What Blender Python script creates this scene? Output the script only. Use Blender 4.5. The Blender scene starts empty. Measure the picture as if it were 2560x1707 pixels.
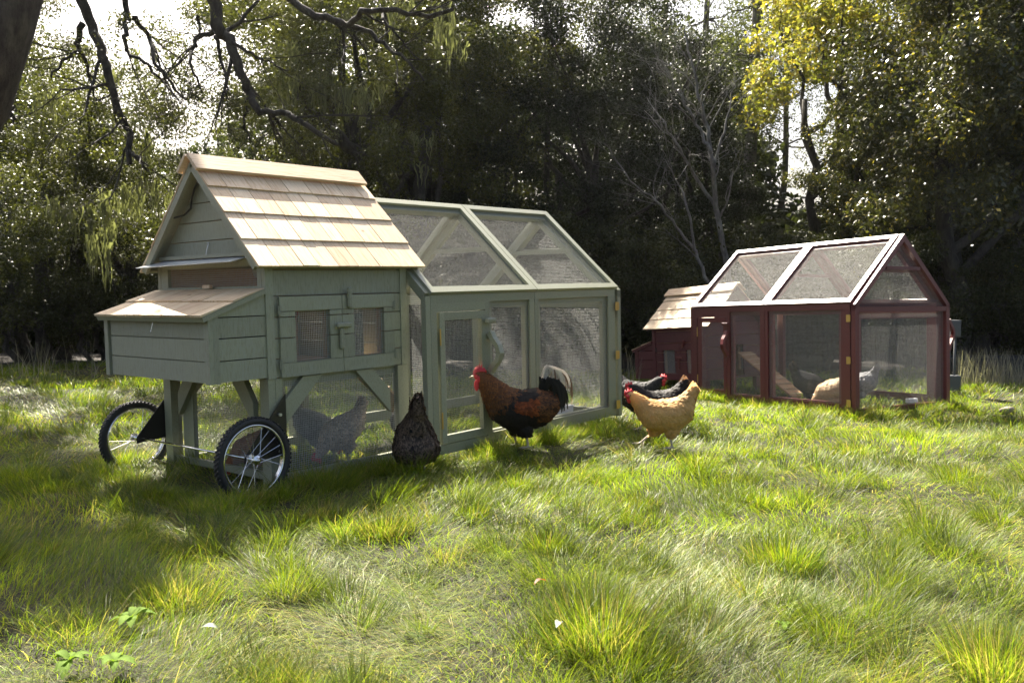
import bpy, math, random
import numpy as np
from mathutils import Vector, Matrix
rnd = random.Random(7)
R = math.radians
sc = bpy.context.scene
col = sc.collection

# ------------------------------------------------------------------ camera, sky, sun, exposure
CAMZ = 1.07
cam_d = bpy.data.cameras.new('camera'); cam = bpy.data.objects.new('camera', cam_d); col.objects.link(cam)
cam_d.sensor_width = 36; cam_d.lens = 2225 / 2560 * 36
PITCH = math.atan(118.5 / 2225)
cam.location = (0, 0, CAMZ); cam.rotation_euler = (math.pi / 2 - PITCH, 0, 0)
cam_d.clip_start = .05; cam_d.clip_end = 2000
cam_d.dof.use_dof = True; cam_d.dof.focus_distance = 5.8; cam_d.dof.aperture_fstop = 8
sc.camera = cam
SUN_AZ, SUN_EL = R(22), R(50)          # azimuth to the left of the view direction
sdir = Vector((-math.sin(SUN_AZ) * math.cos(SUN_EL), math.cos(SUN_AZ) * math.cos(SUN_EL), math.sin(SUN_EL)))
w = bpy.data.worlds.new('World'); sc.world = w; w.use_nodes = True
wn = w.node_tree.nodes; sky = wn.new('ShaderNodeTexSky'); sky.sky_type = 'NISHITA'; sky.sun_disc = False
sky.sun_elevation = SUN_EL; sky.sun_rotation = -SUN_AZ
sky.air_density = 1.0; sky.dust_density = 7.0; sky.ozone_density = 1.0
w.node_tree.links.new(sky.outputs[0], wn['Background'].inputs[0]); wn['Background'].inputs[1].default_value = .058
sl = bpy.data.lights.new('sun', 'SUN'); sl.energy = 5.0; sl.angle = R(.53); sl.color = (1, .93, .80)
sun = bpy.data.objects.new('sun', sl); col.objects.link(sun)
sun.rotation_euler = sdir.to_track_quat('Z', 'Y').to_euler()
sc.view_settings.view_transform = 'Standard'; sc.view_settings.look = 'None'
sc.view_settings.exposure = 2.18; sc.view_settings.gamma = 1; sc.view_settings.use_curve_mapping = False
sc.render.engine = 'CYCLES'
sc.cycles.use_denoising = True
sc.cycles.max_bounces = 8; sc.cycles.transparent_max_bounces = 12; sc.cycles.sample_clamp_indirect = 6
sc.cycles.caustics_reflective = False; sc.cycles.caustics_refractive = False

# ------------------------------------------------------------------ helpers
def at(u, v, Y):
    """point seen at source pixel (u,v) at world depth Y"""
    c, s = math.cos(PITCH), math.sin(PITCH)
    X = (u - 1280) / 2225; U = -(v - 853.5) / 2225
    y = c + U * s; z = -s + U * c
    k = Y / y
    return Vector((X * k, Y, CAMZ + z * k))

def tag(o, label=None, cat=None, group=None, kind=None):
    if label: o['label'] = label
    if cat: o['category'] = cat
    if group: o['group'] = group
    if kind: o['kind'] = kind
    return o

def empty(name, loc=(0, 0, 0), rz=0, mat=None):
    o = bpy.data.objects.new(name, None); col.objects.link(o); o.empty_display_size = .1
    if mat is not None: o.matrix_world = mat
    else:
        o.location = loc; o.rotation_euler = (0, 0, rz)
    return o

class MB:
    def __init__(s): s.v = []; s.f = []; s.c = []
    def add(s, vs, fs, tint=None):
        b = len(s.v); s.v += [tuple(p) for p in vs]; s.f += [tuple(b + i for i in f) for f in fs]
        t = rnd.random() if tint is None else tint
        s.c += [t] * len(vs)
    def box(s, x0, x1, y0, y1, z0, z1, tint=None):
        vs = [(x, y, z) for z in (z0, z1) for y in (y0, y1) for x in (x0, x1)]
        s.add(vs, [(0, 2, 3, 1), (4, 5, 7, 6), (0, 1, 5, 4), (2, 6, 7, 3), (0, 4, 6, 2), (1, 3, 7, 5)], tint)
    def prism(s, pts, d, tint=None):
        d = Vector(d); n = len(pts); vs = [Vector(p) for p in pts] + [Vector(p) + d for p in pts]
        fs = [tuple(range(n))[::-1], tuple(range(n, 2 * n))] + [(i, (i + 1) % n, n + (i + 1) % n, n + i) for i in range(n)]
        s.add(vs, fs, tint)
    def beam(s, p0, p1, wv, tv, tint=None):
        """bar from p0 to p1; wv and tv are full width / thickness vectors (centred on wv, tv one-sided)"""
        p0, p1, wv, tv = map(Vector, (p0, p1, wv, tv)); h = wv / 2
        s.prism([p0 - h, p0 + h, p1 + h, p1 - h], tv, tint)
    def tube(s, pts, rs, n=8, tint=None, cap=True):
        pts = [Vector(p) for p in pts]
        if not hasattr(rs, '__len__'): rs = [rs] * len(pts)
        vs = []; fs = []; prev = None
        for i, p in enumerate(pts):
            t = (pts[min(i + 1, len(pts) - 1)] - pts[max(i - 1, 0)]).normalized()
            if prev is None: a = t.orthogonal().normalized()
            else:
                a = prev - t * prev.dot(t); a = a.normalized() if a.length > 1e-6 else t.orthogonal().normalized()
            prev = a; b = t.cross(a)
            for k in range(n):
                q = 2 * math.pi * k / n; vs.append(p + (a * math.cos(q) + b * math.sin(q)) * rs[i])
        for i in range(len(pts) - 1):
            for k in range(n):
                fs.append((i * n + k, i * n + (k + 1) % n, (i + 1) * n + (k + 1) % n, (i + 1) * n + k))
        if cap: fs += [tuple(range(n))[::-1], tuple(range((len(pts) - 1) * n, len(pts) * n))]
        s.add(vs, fs, tint)
    def ball(s, c, r, n=12, tint=None):
        if not hasattr(r, '__len__'): r = (r, r, r)
        vs = []; fs = []; m = n // 2 + 1
        for i in range(m + 1):
            th = math.pi * i / m
            for k in range(n):
                ph = 2 * math.pi * k / n
                vs.append((c[0] + r[0] * math.sin(th) * math.cos(ph), c[1] + r[1] * math.sin(th) * math.sin(ph), c[2] + r[2] * math.cos(th)))
        for i in range(m):
            for k in range(n): fs.append((i * n + k, (i + 1) * n + k, (i + 1) * n + (k + 1) % n, i * n + (k + 1) % n))
        s.add(vs, fs, tint)
    def build(s, name, m, parent=None, smooth=False, bevel=0):
        me = bpy.data.meshes.new(name); me.from_pydata(s.v, [], s.f)
        a = me.attributes.new('tint', 'FLOAT', 'POINT'); a.data.foreach_set('value', s.c)
        me.materials.append(m)
        if smooth: me.polygons.foreach_set('use_smooth', [True] * len(me.polygons))
        me.update()
        o = bpy.data.objects.new(name, me); col.objects.link(o)
        if parent: o.parent = parent
        if bevel:
            b = o.modifiers.new('edge', 'BEVEL'); b.width = bevel; b.segments = 1; b.limit_method = 'ANGLE'
        return o

# ------------------------------------------------------------------ materials
def newmat(name):
    m = bpy.data.materials.new(name); m.use_nodes = True
    nt = m.node_tree; return m, nt, nt.nodes['Principled BSDF'], nt.links
def simple(name, rgb, rough=.5, metal=0, spec=.5):
    m, nt, p, L = newmat(name)
    p.inputs['Base Color'].default_value = (*rgb, 1); p.inputs['Roughness'].default_value = rough
    p.inputs['Metallic'].default_value = metal; p.inputs['Specular IOR Level'].default_value = spec
    return m
def noise(nt, L, scale, stretch=(1, 1, 1), detail=4, rough=.6, coord='Object'):
    tc = nt.nodes.new('ShaderNodeTexCoord'); mp = nt.nodes.new('ShaderNodeMapping'); n = nt.nodes.new('ShaderNodeTexNoise')
    mp.inputs['Scale'].default_value = stretch; n.inputs['Scale'].default_value = scale
    n.inputs['Detail'].default_value = detail; n.inputs['Roughness'].default_value = rough
    L.new(tc.outputs[coord], mp.inputs[0]); L.new(mp.outputs[0], n.inputs[0]); return n
def ramp(nt, L, src, stops):
    r = nt.nodes.new('ShaderNodeValToRGB'); e = r.color_ramp.elements
    while len(e) < len(stops): e.new(.5)
    for k, (p, c) in enumerate(stops): e[k].position = p; e[k].color = (*c, 1)
    L.new(src, r.inputs[0]); return r
def mix(nt, L, fac, a, b, mode='MIX'):
    m = nt.nodes.new('ShaderNodeMix'); m.data_type = 'RGBA'; m.blend_type = mode
    for s, v in ((0, fac), (6, a), (7, b)):
        if isinstance(v, (int, float)): m.inputs[s].default_value = v
        elif isinstance(v, tuple): m.inputs[s].default_value = (*v, 1)
        else: L.new(v, m.inputs[s])
    return m.outputs[2]
def bump(nt, L, p, h, strength=.3, dist=.002):
    b = nt.nodes.new('ShaderNodeBump'); b.inputs['Strength'].default_value = strength; b.inputs['Distance'].default_value = dist
    L.new(h, b.inputs['Height']); L.new(b.outputs[0], p.inputs['Normal'])
def scl(c, k): return tuple(min(1, x * k) for x in c)

def paint(name, rgb, stretch=(1, 1, .12), rough=.55, worn=(.33, .35, .33), amt=.35):
    """painted rough-sawn boards: saw marks run up and down, paint thinner on the ridges"""
    m, nt, p, L = newmat(name)
    n1 = noise(nt, L, 160, stretch, 3); n2 = noise(nt, L, 3.5, (1, 1, 1), 4)
    a = nt.nodes.new('ShaderNodeAttribute'); a.attribute_name = 'tint'
    base = ramp(nt, L, a.outputs['Fac'], [(0, scl(rgb, .88)), (1, scl(rgb, 1.1))])
    f = ramp(nt, L, n1.outputs[0], [(.40, (0, 0, 0)), (.66, (1, 1, 1))])
    f2 = ramp(nt, L, n2.outputs[0], [(.35, (0, 0, 0)), (.65, (1, 1, 1))])
    mul = nt.nodes.new('ShaderNodeMath'); mul.operation = 'MULTIPLY'
    L.new(f.outputs[0], mul.inputs[0]); L.new(f2.outputs[0], mul.inputs[1])
    m2 = nt.nodes.new('ShaderNodeMath'); m2.operation = 'MULTIPLY'; L.new(mul.outputs[0], m2.inputs[0]); m2.inputs[1].default_value = amt
    c = mix(nt, L, m2.outputs[0], base.outputs[0], worn)
    d = ramp(nt, L, n1.outputs[0], [(.3, (.72, .72, .72)), (.5, (1, 1, 1))])
    c = mix(nt, L, .8, c, d.outputs[0], 'MULTIPLY')
    L.new(c, p.inputs['Base Color']); p.inputs['Roughness'].default_value = rough
    p.inputs['Specular IOR Level'].default_value = .6
    bump(nt, L, p, n1.outputs[0], .5, .0015)
    return m

def cedar(name, stretch=(38, 3, 3), lo=(.64, .485, .31), hi=(.80, .65, .45)):
    m, nt, p, L = newmat(name)
    a = nt.nodes.new('ShaderNodeAttribute'); a.attribute_name = 'tint'
    base = ramp(nt, L, a.outputs['Fac'], [(0, lo), (.45, scl(hi, .86)), (.8, hi), (1, (.55, .41, .27))])
    # each shingle shows its own piece of grain
    tc = nt.nodes.new('ShaderNodeTexCoord'); ad = nt.nodes.new('ShaderNodeVectorMath'); ad.operation = 'ADD'
    sc_ = nt.nodes.new('ShaderNodeMath'); sc_.operation = 'MULTIPLY'; sc_.inputs[1].default_value = 37.0
    L.new(a.outputs['Fac'], sc_.inputs[0]); L.new(tc.outputs['Object'], ad.inputs[0]); L.new(sc_.outputs[0], ad.inputs[1])
    mp = nt.nodes.new('ShaderNodeMapping'); mp.inputs['Scale'].default_value = stretch
    L.new(ad.outputs[0], mp.inputs[0])
    g = nt.nodes.new('ShaderNodeTexNoise'); g.inputs['Scale'].default_value = 1.6; g.inputs['Detail'].default_value = 5; g.inputs['Distortion'].default_value = .6
    L.new(mp.outputs[0], g.inputs[0])
    gr = ramp(nt, L, g.outputs[0], [(.32, (.72, .60, .47)), (.5, (1, 1, 1)), (.68, (.86, .77, .66))])
    c = mix(nt, L, .9, base.outputs[0], gr.outputs[0], 'MULTIPLY')
    v = nt.nodes.new('ShaderNodeTexVoronoi'); v.inputs['Scale'].default_value = 4.2; L.new(ad.outputs[0], v.inputs[0])
    k = ramp(nt, L, v.outputs['Distance'], [(.035, (.34, .19, .10)), (.075, (1, 1, 1))])
    c = mix(nt, L, .8, c, k.outputs[0], 'MULTIPLY')
    L.new(c, p.inputs['Base Color']); p.inputs['Roughness'].default_value = .62
    bump(nt, L, p, g.outputs[0], .35, .001)
    return m

M = {}
M['sage'] = paint('sage_paint', (.30, .305, .215))
M['sage_plain'] = paint('sage_paint_trim', (.285, .292, .205), (1, 1, .5), .36, amt=.22)
M['red'] = paint('barn_red_paint', (.105, .019, .023), worn=(.22, .11, .10), amt=.2)
M['red_trim'] = paint('barn_red_trim', (.135, .026, .028), (1, 1, .5), .34, worn=(.25, .12, .11), amt=.2)
M['cedar'] = cedar('cedar_shingle')
M['cedar_cap'] = cedar('cedar_board', (3, 38, 38), (.62, .47, .31), (.78, .62, .44))
M['raw'] = cedar('raw_board', (3, 20, 30), (.40, .24, .13), (.52, .34, .19))
M['wire'] = simple('galvanised_wire', (.45, .45, .43), .62, .05, .3)
M['chrome'] = simple('chrome', (.8, .8, .8), .16, 1)
M['zinc'] = simple('zinc_hardware', (.6, .6, .58), .4, .8)
M['hinge_dull'] = simple('painted_hinge', (.26, .27, .21), .4, .3)
M['brass'] = simple('brass', (.62, .42, .14), .42, .9)
M['black'] = simple('black_powder_coat', (.012, .012, .013), .38)
M['rubber'] = simple('tyre_rubber', (.022, .022, .023), .62)
M['cable'] = simple('cable_black', (.01, .01, .01), .4)
M['white'] = simple('white_paint', (.66, .67, .68), .5)
M['greyplastic'] = simple('grey_enamel', (.09, .095, .10), .6)
M['darkbin'] = simple('dark_plastic', (.02, .022, .024), .5)
M['amber'] = simple('bulb_glass', (.85, .82, .75), .2)
M['shadow_wood'] = paint('dark_sage', (.12, .14, .09))
pl, nt, p, L = newmat('clear_acrylic')
p.inputs['Base Color'].default_value = (.9, .93, .96, 1); p.inputs['Roughness'].default_value = .08
p.inputs['Transmission Weight'].default_value = .45; p.inputs['IOR'].default_value = 1.3
M['acrylic'] = pl

# ------------------------------------------------------------------ ground
def sm(t): t = np.clip(t, 0, 1); return t * t * (3 - 2 * t)
def ground(x, y):
    x = np.asarray(x, float); y = np.asarray(y, float)
    g = -.03 - .10 * sm((x * .6 + y * .8 - 6.6) / 3)
    g = g + .022 * np.sin(x * 2.1 + 1.3 * np.sin(y * 1.1)) * np.cos(y * 1.9 + .7) + .014 * np.sin(x * 5.3 + y * 2.7 + 1) * np.sin(y * 4.9 - x * 1.7)
    g = g + .008 * np.sin(x * 11 + 2 * np.sin(y * 7)) * np.sin(y * 13 + x * 3)
    near = sm((4.5 - y) / 2.5); g = g + near * (.03 * np.sin(x * 3.4 + y * 2.2) - .02)
    g = g + .02 * sm((y - 11) / 3) + .004 * np.clip(y - 14, 0, 300)
    return g
xs = np.concatenate([-np.geomspace(700, 9, 28), np.arange(-8.8, 9, .1), np.geomspace(9, 700, 28)])
ys = np.concatenate([[-60, -20, -8, -4, -2, 0], np.arange(.6, 14.5, .1), np.geomspace(14.6, 260, 30)])
gx, gy = np.meshgrid(xs, ys); gz = ground(gx, gy) ; nx_, ny_ = len(xs), len(ys)
me = bpy.data.meshes.new('ground')
vv = np.stack([gx, gy, gz], -1).reshape(-1, 3)
ii = (np.arange(ny_ - 1)[:, None] * nx_ + np.arange(nx_ - 1)[None]).ravel()
me.from_pydata(vv.tolist(), [], np.stack([ii, ii + 1, ii + nx_ + 1, ii + nx_], -1).tolist())
me.polygons.foreach_set('use_smooth', [True] * len(me.polygons))
m, nt, p, L = newmat('soil_and_thatch')
n1 = noise(nt, L, 22, (1, 1, 1), 6); n2 = noise(nt, L, 1.7, (1, 1, 1), 3)
c1 = ramp(nt, L, n1.outputs[0], [(.3, (.008, .007, .004)), (.5, (.020, .019, .008)), (.7, (.045, .038, .018))])
c2 = ramp(nt, L, n2.outputs[0], [(.35, (.7, .7, .6)), (.65, (1.15, 1.1, .9))])
c = mix(nt, L, .8, c1.outputs[0], c2.outputs[0], 'MULTIPLY')
tc = nt.nodes.new('ShaderNodeTexCoord'); sx = nt.nodes.new('ShaderNodeSeparateXYZ'); L.new(tc.outputs['Object'], sx.inputs[0])
mr = nt.nodes.new('ShaderNodeMapRange'); mr.inputs[1].default_value = 12.6; mr.inputs[2].default_value = 14; L.new(sx.outputs[1], mr.inputs[0])
litter = ramp(nt, L, n1.outputs[0], [(.3, (.008, .006, .004)), (.7, (.03, .022, .014))])
c = mix(nt, L, mr.outputs[0], c, litter.outputs[0])
L.new(c, p.inputs['Base Color']); p.inputs['Roughness'].default_value = .95
me.materials.append(m)
go = bpy.data.objects.new('ground', me); col.objects.link(go); tag(go, kind='structure')

# ------------------------------------------------------------------ leaf / blade meshes (numpy)
def leafmat(name, rough=.38, trans=.45, spec=.6, tint=(1.5, 1.55, .75)):
    m, nt, p, L = newmat(name)
    a = nt.nodes.new('ShaderNodeAttribute'); a.attribute_name = 'col'
    L.new(a.outputs['Color'], p.inputs['Base Color']); p.inputs['Roughness'].default_value = rough
    p.inputs['Specular IOR Level'].default_value = spec
    t = nt.nodes.new('ShaderNodeBsdfTranslucent')
    cc = mix(nt, L, 1.0, a.outputs['Color'], tint, 'MULTIPLY')
    L.new(cc, t.inputs[0])
    ms = nt.nodes.new('ShaderNodeMixShader'); ms.inputs[0].default_value = trans
    L.new(p.outputs[0], ms.inputs[1]); L.new(t.outputs[0], ms.inputs[2])
    L.new(ms.outputs[0], nt.nodes['Material Output'].inputs[0])
    return m
M['grass'] = leafmat('grass_blade', .46, .52, .35)
M['leaf'] = leafmat('oak_leaf', .46, .36, .3)
M['leaf_gloss'] = leafmat('glossy_leaf', .36, .34, .6)
M['moss'] = leafmat('lace_lichen', .8, .35, .2)
M['plume'] = leafmat('long_plumes', .5, .62, .4, (1.3, 1.25, 1.15))
M['feather'] = leafmat('feathers', .6, .25, .25, (1.25, 1.1, .95))

def fast_mesh(name, V, quads, mat, cols=None, tris=None):
    """V (n,3), quads (m,4), tris (k,3), cols (n,3)"""
    me = bpy.data.meshes.new(name)
    nq = len(quads); ntr = 0 if tris is None else len(tris)
    me.vertices.add(len(V)); me.vertices.foreach_set('co', np.asarray(V, np.float32).ravel())
    loops = np.asarray(quads, np.int32).ravel()
    starts = np.arange(nq, dtype=np.int32) * 4
    if ntr:
        loops = np.concatenate([loops, np.asarray(tris, np.int32).ravel()])
        starts = np.concatenate([starts, nq * 4 + np.arange(ntr, dtype=np.int32) * 3])
    me.loops.add(len(loops)); me.loops.foreach_set('vertex_index', loops)
    me.polygons.add(nq + ntr); me.polygons.foreach_set('loop_start', starts)
    if cols is not None:
        a = me.attributes.new('col', 'FLOAT_COLOR', 'POINT')
        a.data.foreach_set('color', np.concatenate([np.asarray(cols, np.float32), np.ones((len(V), 1), np.float32)], 1).ravel())
    me.materials.append(mat); me.update(calc_edges=True)
    return me

def obj(name, me, parent=None):
    o = bpy.data.objects.new(name, me); col.objects.link(o)
    if parent: o.parent = parent
    return o

# ------------------------------------------------------------------ wire mesh panels
WR = .00062
def wire_panel(mb, O, U, V, poly, sp=.0127, r=.00064, wav=.0007, seed=0):
    """hardware cloth in the convex polygon poly (uv metres) of plane O + u U + v V"""
    O, U, V = Vector(O), Vector(U).normalized(), Vector(V).normalized(); N = U.cross(V)
    rg = random.Random(seed)
    def span(a, c):      # clip line coordinate[a]=c
        hits = []
        for i in range(len(poly)):
            p, q = poly[i], poly[(i + 1) % len(poly)]
            if (p[a] - c) * (q[a] - c) < 0:
                t = (c - p[a]) / (q[a] - p[a]); hits.append(p[1 - a] + t * (q[1 - a] - p[1 - a]))
        return (min(hits), max(hits)) if len(hits) >= 2 else None
    ph = [rg.uniform(0, 6) for _ in range(6)]
    def off(u, v): return wav * (math.sin(u * 17 + ph[0]) * math.sin(v * 13 + ph[1]) * 1.6 + math.sin(v * 41 + ph[2] + 2 * math.sin(u * 9 + ph[3])) )
    for a in (0, 1):
        lo = min(p[a] for p in poly); hi = max(p[a] for p in poly)
        c = lo + sp * .5
        while c < hi:
            s = span(a, c)
            if s and s[1] - s[0] > .01:
                n = max(2, int((s[1] - s[0]) / .07)); vs = []; fs = []
                ws = rg.uniform(-.0006, .0006)
                for i in range(n + 1):
                    b = s[0] + (s[1] - s[0]) * i / n
                    cc = c + ws + .0007 * math.sin(b * 23 + c * 90)
                    u, v = (cc, b) if a == 0 else (b, cc)
                    P = O + U * u + V * v + N * (off(u, v) + (r if a else -r))
                    W = U if a == 0 else V
                    for k in range(3):
                        q = 2.094 * k + .5; vs.append(P + W * (math.cos(q) * r) + N * (math.sin(q) * r))
                for i in range(n):
                    for k in range(3): fs.append((i * 3 + k, i * 3 + (k + 1) % 3, i * 3 + 3 + (k + 1) % 3, i * 3 + 3 + k))
                mb.add(vs, fs, 0)
            c += sp
def wire(parent, *a, name='wire_mesh', **k):
    mb = MB(); wire_panel(mb, *a, **k); return mb.build(name, M['wire'], parent)

def pose(px, py, pz, yaw, tx, ty):
    return Matrix.Translation((px, py, pz + CAMZ)) @ Matrix.Rotation(yaw, 4, 'Z') @ Matrix.Rotation(tx, 4, 'X') @ Matrix.Rotation(ty, 4, 'Y')
PG = pose(-1.0756, 6.2495, -1.0642, .8756, -.0086, -.0222)
PR = pose(2.7754, 10.7579, -1.2176, -1.0172, -.0043, -.0334)
PH = pose(2.7268, 10.8132, -1.0237, -1.0111, .0138, -.0674)

# ------------------------------------------------------------------ curved wooden pull
def pull(mb, pts, wv, t):
    """rectangular sweep along pts"""
    pts = [Vector(p) for p in pts]; wv = Vector(wv); vs = []; fs = []
    for i, p in enumerate(pts):
        d = (pts[min(i + 1, len(pts) - 1)] - pts[max(i - 1, 0)]).normalized(); n = d.cross(wv.normalized()).normalized()
        k = t * (1.25 if i in (0, len(pts) - 1) else 1)
        vs += [p - wv / 2 - n * k / 2, p + wv / 2 - n * k / 2, p + wv / 2 + n * k / 2, p - wv / 2 + n * k / 2]
    for i in range(len(pts) - 1):
        for k in range(4): fs.append((i * 4 + k, i * 4 + (k + 1) % 4, i * 4 + 4 + (k + 1) % 4, i * 4 + 4 + k))
    fs += [(3, 2, 1, 0), tuple(range(len(vs) - 4, len(vs)))]
    mb.add(vs, fs)

# ------------------------------------------------------------------ the run (both coops have the same one)
def make_run(name, label, P, paint_, trim, seed):
    root = empty(name, mat=P); tag(root, label, 'chicken run')
    W, H, RZ, L1, L2 = .7506, 1.05, 1.7234, 1.084, 1.0715; L = L1 + L2
    sl_ = math.hypot(W, RZ - H); dy, dz = W / sl_, (RZ - H) / sl_
    m = M[trim]
    for s in (-1, 1):
        Y = s * W; o = s * .018                           # outer face, outward
        def B(mb, x0, x1, z0, z1, d0=0, d1=.018):
            a, b = Y - s * d0, Y - s * d1; mb.box(x0, x1, min(a, b), max(a, b), z0, z1)
        mb = MB()
        B(mb, -.01, .045, 0, 1.05); B(mb, .045, 1.073, .995, 1.05)
        B(mb, 1.012, 1.0705, 0, .995)
        B(mb, 1.0755, 1.118, 0, .995); B(mb, 1.0755, 2.145, .995, 1.05)
        B(mb, 2.045, 2.145, 0, .995)
        if s < 0:
            B(mb, .522, .565, 0, .995); B(mb, .045, .522, .940, .995); B(mb, .045, .522, 0, .062)
            B(mb, .565, 1.012, 0, .078)
        else: B(mb, .045, 1.012, 0, .078)
        B(mb, 1.118, 2.045, 0, .078)
        # inner framing behind the wire
        for x0, x1 in ((-.008, .055), (.51, .60), (.985, 1.165), (2.0, 2.14)):
            if s > 0 and x0 == .51: continue
            B(mb, x0, x1, .01, 1.04, .024, .062)
        for x0, x1 in ((.60, .985), (1.165, 2.0)): B(mb, x0, x1, .955, 1.03, .024, .062)
        for x0, x1 in ((.60, .985), (1.165, 2.0)): B(mb, x0, x1, .012, .09, .026, .06)
        if s > 0: B(mb, .055, .60, .955, 1.03, .024, .062); B(mb, .055, .60, .012, .09, .026, .06)
        mb.build('side_frame', m, root)
        yy = Y - s * .021
        for x0, x1 in (((.56, 1.03) if s < 0 else (.03, 1.03)), (1.10, 2.06)):
            wire(root, (0, yy, 0), (1, 0, 0), (0, 0, 1), [(x0, .03), (x1, .03), (x1, 1.01), (x0, 1.01)], seed=seed + int(x0 * 10) + s)
        # roof panels
        n = Vector((0, s * dz, dy)); up = Vector((0, -s * dy, dz))
        e = Vector((0, Y + s * .008, H + .004))
        for x0, x1 in ((-.02, L1 - .003), (L1 + .003, L + .01)):
            mb = MB(); a, b = e + Vector((x0, 0, 0)), e + Vector((x1, 0, 0)); t = n * .022; wdt = .05; X = Vector((1, 0, 0))
            mb.prism([a, b, b + up * wdt, a + up * wdt], t)
            q = up * sl_; mb.prism([a + q - up * wdt, b + q - up * wdt, b + q, a + q], t)
            mb.prism([a + up * wdt, a + X * wdt + up * wdt, a + X * wdt + q - up * wdt, a + q - up * wdt], t)
            mb.prism([b - X * wdt + up * wdt, b + up * wdt, b + q - up * wdt, b - X * wdt + q - up * wdt], t)
            # deeper inner frame under the wire
            d = -n * .028; w2 = .085
            mb.prism([a + up * .004 - n * .006, b + up * .004 - n * .006, b + up * w2 - n * .006, a + up * w2 - n * .006], d)
            mb.prism([a + q - up * w2 - n * .006, b + q - up * w2 - n * .006, b + q - up * .03 - n * .006, a + q - up * .03 - n * .006], d)
            mb.prism([a + up * w2 - n * .006, a + X * .06 + up * w2 - n * .006, a + X * .06 + q - up * w2 - n * .006, a + q - up * w2 - n * .006], d)
            mb.prism([b - X * .06 + up * w2 - n * .006, b + up * w2 - n * .006, b + q - up * w2 - n * .006, b - X * .06 + q - up * w2 - n * .006], d)
            rp = mb.build('roof_panel', m, root)
            wire(rp, a - n * .003, X, up, [(.02, .02), (x1 - x0 - .02, .02), (x1 - x0 - .02, sl_ - .02), (.02, sl_ - .02)], seed=seed + 3 + s, r=.00036)
    # rafters and ties at three frames
    for xf in (L1 + .0, L - .06):
        mb = MB()
        for s in (-1, 1):
            u = Vector((0, -s * dy, dz)); a = Vector((xf - .0225, s * (W - .075), H - .0)); k = sl_ - .10
            mb.beam(a + u * k / 1 * 0, a + u * k, u.cross(Vector((1, 0, 0))) * .05, (.045, 0, 0))
        mb.box(xf - .018, xf + .018, -.36, .36, 1.365, 1.40)
        mb.build('rafter', m, root)
    # end by the house
    mb = MB()
    for s in (-1, 1):
        mb.box(-.055, -.012, min(s * .707, s * .75), max(s * .707, s * .75), 0, 1.045)
        u = Vector((0, -s * dy, dz)); a = Vector((-.055, s * (W - .03), H + .0)); mb.beam(a - u * .01, a + u * (sl_ - .05), u.cross(Vector((1, 0, 0))) * .06, (.043, 0, 0))
        mb.box(-.05, -.02, min(s * .60, s * .705), max(s * .60, s * .705), 0, .05)
    mb.build('end_frame', m, root)
    for s in (-1, 1):
        pl_ = [(.0, .03), (.13, .03), (.13, 1.11), (.0, .99)]
        wire(root, (-.03, s * .715, 0), (0, -s, 0), (0, 0, 1), pl_, seed=seed + 30 + s)
    # far gable door
    gd = MB(); x0, x1 = L + .012, L + .060
    for s in (-1, 1):
        gd.box(x0, x1, min(s * .705, s * .762), max(s * .705, s * .762), -.012, 1.045)
        u = Vector((0, -s * dy, dz)); a = Vector((x0, s * (.762 - .0), 1.045 + .0)); ln = math.hypot(.762, .70)
        uu = Vector((0, -s * .762, .70)) / ln; nn = Vector((0, s * .70, .762)) / ln
        gd.prism([a, a + uu * (ln + .0), a + uu * (ln - .0) - Vector((0, 0, .075)), a - Vector((0, s * .0, .06)) + uu * .0], (x1 - x0, 0, 0))
    gd.box(x0 + .002, x1 - .002, -.705, .705, -.012, .035); gd.box(x0 + .002, x1 - .002, -.705, .705, .97, 1.02)
    gd.box(x0 + .03, x1 - .004, -.27, .27, 1.385, 1.42)
    # inner frame with the lit tie beam
    gi = x0 - .045
    gd.box(gi, gi + .03, -.66, .66, 1.062, 1.092); gd.box(gi, gi + .03, -.62, .62, .90, .95)
    for s in (-1, 1): gd.box(gi, gi + .03, min(s * .62, s * .68), max(s * .62, s * .68), .05, 1.06)
    g = gd.build('gable_door', m, root)
    wire(g, (x0 + .012, 0, 0), (0, 1, 0), (0, 0, 1), [(-.72, 0), (.72, 0), (.72, 1.0), (-.72, 1.0)], seed=seed + 50)
    wire(g, (x0 + .012, 0, 0), (0, 1, 0), (0, 0, 1), [(-.73, 1.0), (.73, 1.0), (.0, 1.70)], seed=seed + 51)
    hm = MB(); pull(hm, [((x0 + x1) / 2, .775, .56), ((x0 + x1) / 2, .80, .62), ((x0 + x1) / 2, .845, .68), ((x0 + x1) / 2, .86, .73), ((x0 + x1) / 2, .845, .78), ((x0 + x1) / 2, .80, .84), ((x0 + x1) / 2, .775, .88)], (.035, 0, 0), .03)
    hm.build('handle', m, g)
    for z in (.09, .505, .91):
        h = MB(); h.box(L - .035, L + .004, -W - .0235, -W - .0185, z - .035, z + .035); h.box(L - .002, L + .014, -W - .026, -W - .0215, z - .032, z + .032); h.build('hinge', M['brass'], g)
    # small access door on the near side
    dm = MB(); Yo = -W - .004
    def D(x0, x1, z0, z1): dm.box(x0, x1, Yo, Yo + .03, z0, z1)
    D(.068, .112, .068, .935); D(.474, .518, .068, .935); D(.112, .474, .068, .122); D(.112, .474, .882, .935)
    door = dm.build('door', m, root)
    wire(door, (0, -W + .012, 0), (1, 0, 0), (0, 0, 1), [(.10, .10), (.487, .10), (.487, .90), (.10, .90)], seed=seed + 60)
    for z in (.775, .225):
        h = MB(); h.tube([(.064, -W - .010, z - .055), (.064, -W - .010, z + .055)], .006, 8); h.build('hinge', M['brass'], door)
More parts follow.
